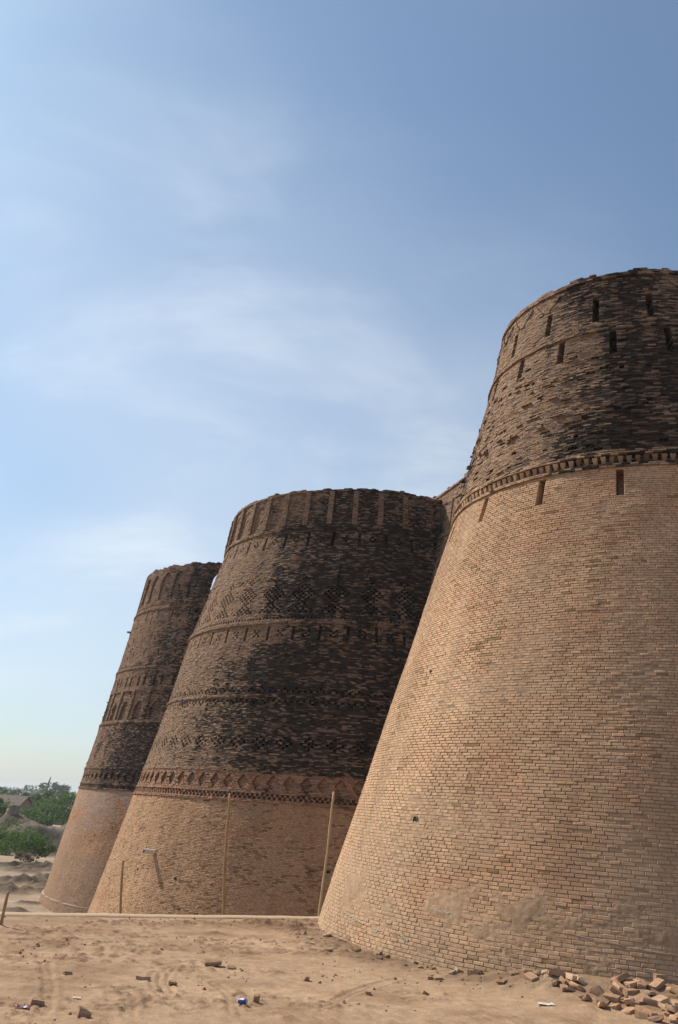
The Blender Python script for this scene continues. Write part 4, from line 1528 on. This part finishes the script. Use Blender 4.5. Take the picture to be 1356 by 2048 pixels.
# ------------------------------------------------------------------ poles stuck up behind the terrace edge
def pole(top_px, bot_px, Y, r0, mat, label, seed, extra):
    a, b = at_depth(*bot_px, Y), at_depth(*top_px, Y)
    d = b - a
    foot = a - d.normalized() * extra
    r = np.random.default_rng(seed)
    n, k = 10, 26
    V = np.zeros((k, n + 1, 3))
    ph = r.uniform(0, 6)
    for i in range(k):
        t = i / (k - 1)
        p = foot.lerp(b, t)
        w = min(1.0, d.length / 4) * (0.03 * math.sin(ph + 5.0 * t) + 0.014 * math.sin(ph * 2 + 13 * t))
        rr_ = r0 * (1.12 - 0.28 * t) * (1 + (0.16 if i % 6 == 3 else 0.0)) * (1 + 0.05 * r.normal())
        for j in range(n + 1):
            an = 2 * math.pi * (j % n) / n
            V[i, j] = (p.x + w + rr_ * math.cos(an), p.y + rr_ * math.sin(an), p.z)
    cap = np.repeat(V[-1:].mean(1, keepdims=True), n + 1, 1)
    V = np.concatenate([V, cap], 0)
    o = link('wooden_pole', grid_mesh('wooden_pole', V[..., 0], V[..., 1], V[..., 2], None, True), None, M[mat])
    tag(o, label, 'pole', 'poles behind the terrace edge')


pole((247, 1721), (240, 1832), 27.0, 0.040, 'wood', 'short brown wooden pole behind the terrace edge, left of the white spout', 501, 3.4)
pole((460, 1586), (446, 1836), 27.5, 0.042, 'wood', 'tall brown wooden pole before the middle of the central bastion', 502, 3.4)
pole((667, 1583), (640, 1840), 30.0, 0.046, 'wood_pale', 'tall pale wooden pole beside the foot of the near bastion', 503, 3.2)
pole((17, 1783), (6, 1830), 17.6, 0.032, 'wood', 'short leaning stake at the left edge of the picture', 504, 0.9)


# ------------------------------------------------------------------ loose bricks, clods and litter
def chunk(seed, dims, broken):
    """A weathered brick or broken piece: a box with knocked-off corners and uneven faces."""
    r = np.random.default_rng(seed)
    lx, ly, lz = dims
    n = 4
    g = np.linspace(-1, 1, n)
    V, idx = [], {}
    Q = []
    for ax in range(3):
        for sgn in (-1, 1):
            base = []
            for i in range(n):
                row = []
                for j in range(n):
                    p = [0, 0, 0]
                    p[ax] = sgn
                    p[(ax + 1) % 3] = g[i]
                    p[(ax + 2) % 3] = g[j]
                    key = tuple(round(q, 3) for q in p)
                    if key not in idx:
                        idx[key] = len(V)
                        V.append(p)
                    row.append(idx[key])
                base.append(row)
            for i in range(n - 1):
                for j in range(n - 1):
                    f = (base[i][j], base[i + 1][j], base[i + 1][j + 1], base[i][j + 1])
                    Q.append(f if sgn > 0 else f[::-1])
    V = np.array(V, float)
    ext = (np.abs(V) > 0.99).sum(1)
    V = V * np.where(ext >= 3, 0.95, np.where(ext == 2, 0.98, 1.0))[:, None]
    V = V + r.normal(0, 0.024, V.shape)
    for _ in range(broken):                       # knock pieces off with a plane
        nrm = r.normal(0, 1, 3)
        nrm /= np.linalg.norm(nrm)
        dd = r.uniform(0.55, 0.95)
        s = V @ nrm - dd
        V = V - np.where(s > 0, s, 0)[:, None] * nrm
    return quad_mesh('brick', V * np.array([lx, ly, lz]) * 0.5, np.array(Q), None, False)


BR = [(0.225, 0.125, 0.07), (0.215, 0.14, 0.07), (0.18, 0.135, 0.075), (0.14, 0.115, 0.07), (0.11, 0.09, 0.055), (0.24, 0.18, 0.10), (0.205, 0.125, 0.065), (0.265, 0.18, 0.075)]
CH = [chunk(600 + i, BR[i % 8], i % 3) for i in range(16)]
for m in CH:
    m.materials.append(M['brick_one'])
rb = np.random.default_rng(611)


def t1_pt(s_deg, dist):
    az = math.atan2(-T1C[1], -T1C[0])
    a = az + D(s_deg)
    return T1C[0] + (7.70 + dist) * math.cos(a), T1C[1] + (7.70 + dist) * math.sin(a)


heap = []


def put(mesh, x, y, z, rot, name, label, cat, group, tint):
    o = bpy.data.objects.new(name, mesh)
    C.objects.link(o)
    o.location = (x, y, z)
    o.rotation_euler = rot
    o.color = (*[float(c) for c in tint], 1)
    tag(o, label, cat, group)
    return o


def heap_h(x, y):
    h = 0.0
    for (hx, hy, hr) in heap:
        d = math.hypot(x - hx, y - hy)
        if d < hr:
            h += 0.060 * (1 - (d / hr) ** 2)
    return h


TINT = np.array([[0.40, 0.255, 0.16], [0.37, 0.225, 0.14], [0.43, 0.29, 0.19], [0.34, 0.21, 0.13]])
GL = 'broken brick in the rubble heap at the near bastion foot'
cnt = 0
row = []
for k in range(125):
    s = -15.0 + 33 * rb.random() ** 0.85
    if s < -6 and rb.random() < 0.45:
        continue
    wid = 0.40 + 0.85 * float(sstep(-13, -1, s))
    dist = 0.10 + wid * rb.random() ** 1.3
    x, y = t1_pt(s, dist)
    z = ground_z(x, y)
    i = int(rb.integers(0, 16))
    big = heap_h(x, y) * (0.35 + 0.65 * float(sstep(-14, 0, s)))
    put(CH[i], x, y, z + BR[i % 8][2] * rb.uniform(0.05, 0.45) + min(big, 0.12), (rb.normal(0, 0.26), rb.normal(0, 0.24), rb.uniform(0, 6.28)),
        'loose_brick', GL, 'brick', 'bricks of the rubble heap', TINT[rb.integers(0, 4)] * rb.uniform(0.88, 1.25))
    heap.append((x, y, 0.16))
    row.append((s, dist / wid, bpy.context.scene.collection.objects[-1]))
    cnt += 1
# the outermost bricks can be told apart: count them along the heap's front edge
ORD = ['first', 'second', 'third', 'fourth', 'fifth', 'sixth', 'seventh', 'eighth', 'ninth', 'tenth', 'eleventh', 'twelfth']
edge_row = []
for k in range(12):
    cand = [q for q in row if -16 + 2.6 * k <= q[0] < -16 + 2.6 * (k + 1)]
    if cand:
        edge_row.append(max(cand, key=lambda q: q[1]))
for k, q in enumerate(sorted(edge_row, key=lambda q: q[0])):
    q[2]['label'] = 'outermost brick of the rubble heap, %s from its thin left end' % ORD[k]
# a fringe of smaller pieces along the foot further left
for k in range(24):
    s = rb.uniform(-56, -12)
    x, y = t1_pt(s, 0.08 + 0.7 * rb.random() ** 2)
    i = int(rb.choice([2, 3, 4, 10, 11, 12]))
    put(CH[i], x, y, ground_z(x, y) + 0.012, (rb.normal(0, 0.2), rb.normal(0, 0.2), rb.uniform(0, 6.28)),
        'brick_fragment', 'small brick fragment in the crumbled fringe along the near bastion foot', 'brick', 'fragments along the bastion foot', TINT[rb.integers(0, 4)] * rb.uniform(0.75, 1.0))


def lone(px, py, dims, rot, label, seed, tint=0, name='loose_brick', cat='brick', sink=0.35, broken=2, dz=0.0):
    p = on_plane(px, py, 0.0)
    z = ground_z(p.x, p.y)
    m = chunk(seed, dims, broken)
    m.materials.append(M['brick_one'])
    return put(m, p.x, p.y, z + dims[2] * sink + dz, rot, name, label, cat, None, TINT[tint])


lone(1325, 2018, (0.25, 0.17, 0.15), (0.05, 0.04, 0.12), 'big squared block standing nearest the camera before the rubble heap', 701, 0)
lone(1352, 2012, (0.2, 0.15, 0.12), (0.1, 0.1, 0.8), 'block at the right edge beside the big squared block', 702, 1)
lone(425, 1932, (0.27, 0.14, 0.075), (0.08, -0.05, 0.15), 'long brick lying alone in the middle of the bare ground', 703, 3, broken=1)
lone(286, 1959, (0.19, 0.10, 0.05), (0.02, 0.05, -0.25), 'small flat brick lying left of the curved tyre track', 704, 0, broken=1)
lone(462, 1938, (0.14, 0.09, 0.05), (0.1, 0.05, 0.4), 'brown half brick just right of the long lone brick', 705, 3)
lone(135, 1951, (0.12, 0.09, 0.06), (0.1, 0.1, 0.7), 'dark clod beside the left tyre track', 706, 3, 'earth_clod', 'clod')
lone(167, 2037, (0.15, 0.12, 0.11), (0.1, 0.2, 0.4), 'upright reddish clod at the bottom edge of the picture', 707, 3, 'earth_clod', 'clod')
lone(75, 2012, (0.16, 0.12, 0.08), (0.1, 0.1, 0.2), 'dark clod just right of the red wrapper', 708, 3, 'earth_clod', 'clod')
lone(512, 2008, (0.09, 0.08, 0.09), (0.2, 0.1, 0.2), 'small brown clod right of the blue can', 709, 3, 'earth_clod', 'clod')
lone(614, 1960, (0.07, 0.06, 0.07), (0.2, 0.1, 0.2), 'tiny dark clod on the bare ground below the pale pole', 710, 3, 'earth_clod', 'clod')
lone(345, 1970, (0.12, 0.08, 0.05), (0.0, 0.1, 0.2), 'flat dark clod just right of the curved tyre track', 711, 3, 'earth_clod', 'clod')
lone(1146, 1934, (0.30, 0.05, 0.24), (0.25, 0.05, 0.35), 'broken slab propped on edge against the near bastion', 712, 3, 'stone_slab', 'slab', sink=0.9, dz=0.12)
lone(850, 1990, (0.10, 0.07, 0.05), (0, 0.5, 0.3), 'small pointed fragment alone on the bare ground', 713, 1)
lone(738, 1988, (0.10, 0.07, 0.05), (0, 0.1, 0.8), 'small fragment half sunk in the bare ground', 714, 1)

# scattered crumbs of earth
def crumbs():
    r = np.random.default_rng(721)
    n = 8000
    u = r.uniform(-2, 15, n)
    v = r.uniform(0.1, 9.0, n)
    x = EDGE0.x + e_dir.x * u + e_in.x * v
    y = EDGE0.y + e_dir.y * u + e_in.y * v
    k = (fbm(x * 1.1, y * 1.1, 723, 3) + 0.34 * np.exp(-np.abs(np.hypot(x - T1C[0], y - T1C[1]) - 8.0) / 0.5) + 0.20 * np.exp(-v / 1.0)) > r.uniform(0.42, 0.75, n)
    k &= np.hypot(x - T1C[0], y - T1C[1]) > 7.75
    x, y = x[k], y[k]
    n = len(x)
    z = terrace_h(x, y)
    s = 0.007 + 0.034 * r.random(n) ** 6
    base = np.array([(1, 0, 0), (-0.5, 0.87, 0), (-0.5, -0.87, 0), (0.3, 0.2, 0.9), (-0.4, 0.1, 0.7)])
    V = base[None] * s[:, None, None] * r.uniform(0.7, 1.3, (n, 5, 3))
    an = r.uniform(0, 6.28, n)
    ca, sa = np.cos(an)[:, None], np.sin(an)[:, None]
    V = np.stack([V[..., 0] * ca - V[..., 1] * sa, V[..., 0] * sa + V[..., 1] * ca, V[..., 2]], -1)
    V += np.stack([x, y, z - 0.004], -1)[:, None]
    loc = np.array([[0, 1, 4, 3], [1, 2, 4, 4], [2, 0, 3, 4]])
    me = bpy.data.meshes.new('soil_crumbs')
    faces = []
    for i in range(n):
        b = i * 5
        faces += [(b, b + 1, b + 4, b + 3), (b + 1, b + 2, b + 4), (b + 2, b, b + 3, b + 4)]
    me.from_pydata(V.reshape(-1, 3).tolist(), [], faces)
    o = link('soil_crumbs', me, None, M['clod'], kind='stuff')
    tag(o, 'small crumbs of dry earth strewn over the terrace', 'rubble')


crumbs()


def crumple(name, px, py, size, seed, mats, label, cat, h=0.5, stripes=None, dz=0.0, stretch=1.0, rot=0.3):
    """A crumpled scrap of wrapper: a creased sheet lying on the ground."""
    p = on_plane(px, py, 0.0)
    r = np.random.default_rng(seed)
    n = 11
    g = np.linspace(-1, 1, n)
    Xg, Yg = np.meshgrid(g, g)
    Zg = 0.5 * h * (np.abs(vnoise(Xg * 2.2 + seed, Yg * 2.2, seed) - 0.5) * 2.2 + 0.3 * r.random((n, n)))
    Xg = Xg * stretch + 0.15 * r.normal(0, 1, (n, n))
    Yg = Yg * 0.6 + 0.12 * r.normal(0, 1, (n, n))
    c, s_ = math.cos(rot), math.sin(rot)
    me = grid_mesh(name, (Xg * c - Yg * s_) * size, (Xg * s_ + Yg * c) * size, Zg * size, None, False)
    for m in mats:
        me.materials.append(m)
    if len(mats) > 1:
        k = np.array([stripes(i % (n - 1), i // (n - 1)) for i in range((n - 1) ** 2)], dtype=np.int32)
        me.polygons.foreach_set('material_index', k)
    o = link(name, me, None, None)
    o.location = (p.x, p.y, ground_z(p.x, p.y) + 0.01 + dz)
    return tag(o, label, cat)


pl = lambda nme, c: flat_mat(nme, c, 0.45, 40, 0.08, 0.0, spec=0.5)
m_white, m_red, m_blue, m_yellow, m_paleblue = pl('white_wrap', (0.68, 0.66, 0.63)), pl('red_wrap', (0.42, 0.06, 0.03)), pl('blue_print', (0.03, 0.06, 0.30)), pl('yellow_wrap', (0.62, 0.40, 0.04)), pl('pale_blue_plastic', (0.55, 0.58, 0.68))
crumple('snack_wrapper', 44, 2021, 0.085, 731, [m_white, m_red, m_blue], 'crumpled red and white snack wrapper at the lower left', 'wrapper', 0.8, lambda i, j: [0, 1, 1, 0, 1, 2, 0, 1, 0, 1][(i + j // 3) % 10])
crumple('yellow_wrapper', 1159, 1976, 0.13, 732, [m_yellow, m_white], 'yellow wrapper lying at the edge of the rubble heap', 'wrapper', 0.4, lambda i, j: int((i * 3 + j) % 7 == 0), stretch=1.0, rot=-0.05, dz=0.02)
crumple('plastic_scrap', 1096, 1941, 0.08, 733, [m_paleblue], 'crumpled pale blue plastic scrap beside the propped slab', 'scrap', 1.9, rot=1.2, stretch=0.8, dz=0.04)
crumple('paper_scrap', 1091, 2022, 0.11, 734, [m_white], 'flat pale paper scrap on the bare ground before the heap', 'scrap', 0.18, rot=-0.1)
crumple('paper_scrap', 152, 2000, 0.05, 735, [m_white], 'tiny white paper scrap beside the left tyre track', 'scrap', 0.3)


def blue_can():
    p = on_plane(484, 2012, 0.0)
    n = 20
    prof = [(0.0, 0.0), (0.024, 0.0), (0.027, 0.006), (0.033, 0.012), (0.033, 0.108), (0.027, 0.120), (0.0275, 0.124), (0.025, 0.122), (0.0, 0.120)]
    A = np.zeros((len(prof), n + 1, 3))
    for i, (r_, z) in enumerate(prof):
        for j in range(n + 1):
            a = 2 * math.pi * (j % n) / n
            dent = 1 - 0.16 * math.exp(-((z - 0.06) / 0.022) ** 2) * max(0, math.cos(a - 1.2))
            A[i, j] = (r_ * dent * math.cos(a), r_ * dent * math.sin(a), z - 0.06)
    t = empty('drink_can', (p.x, p.y, ground_z(p.x, p.y) + 0.034), 'dented blue drink can lying on its side on the bare ground', 'can')
    rot = (Euler((R_(88), 0, R_(72)), 'XYZ')).to_matrix().to_4x4() @ Matrix.Diagonal((1.02, 1.02, 1.02, 1))
    body = link('body', grid_mesh('body', A[2:6, :, 0], A[2:6, :, 1], A[2:6, :, 2], None, True), t, m_blue)
    lid = link('lid', grid_mesh('lid', A[5:, :, 0], A[5:, :, 1], A[5:, :, 2], None, True), t, M['white_pipe'])
    base = link('base', grid_mesh('base', A[:3, :, 0], A[:3, :, 1], A[:3, :, 2], None, True), t, M['white_pipe'])
    band = link('print_band', grid_mesh('print_band', A[3:5, 3:9, 0] * 1.01, A[3:5, 3:9, 1] * 1.01, A[3:5, 3:9, 2] * 0.55, None, True), t, m_white)
    for o in (body, lid, base, band):
        o.matrix_local = rot


blue_can()

# ------------------------------------------------------------------ air
v, q = box_bm(-3900, 3900, -1400, 5900, -9.0, 21.0)
hz = link('haze', quad_mesh('haze', v, q), None, None, kind='stuff')
hm = bpy.data.materials.new('dusty_air')
hm.use_nodes = True
hm.node_tree.nodes.clear()
ho = hm.node_tree.nodes.new('ShaderNodeOutputMaterial')
hv = hm.node_tree.nodes.new('ShaderNodeVolumePrincipled')
hv.inputs['Color'].default_value = (0.90, 0.94, 1.0, 1)
hv.inputs['Density'].default_value = 0.0003
hv.inputs['Anisotropy'].default_value = 0.2
hm.node_tree.links.new(hv.outputs[0], ho.inputs['Volume'])
hz.data.materials.append(hm)
tag(hz, 'pale dusty haze filling the air over the plain', 'haze')
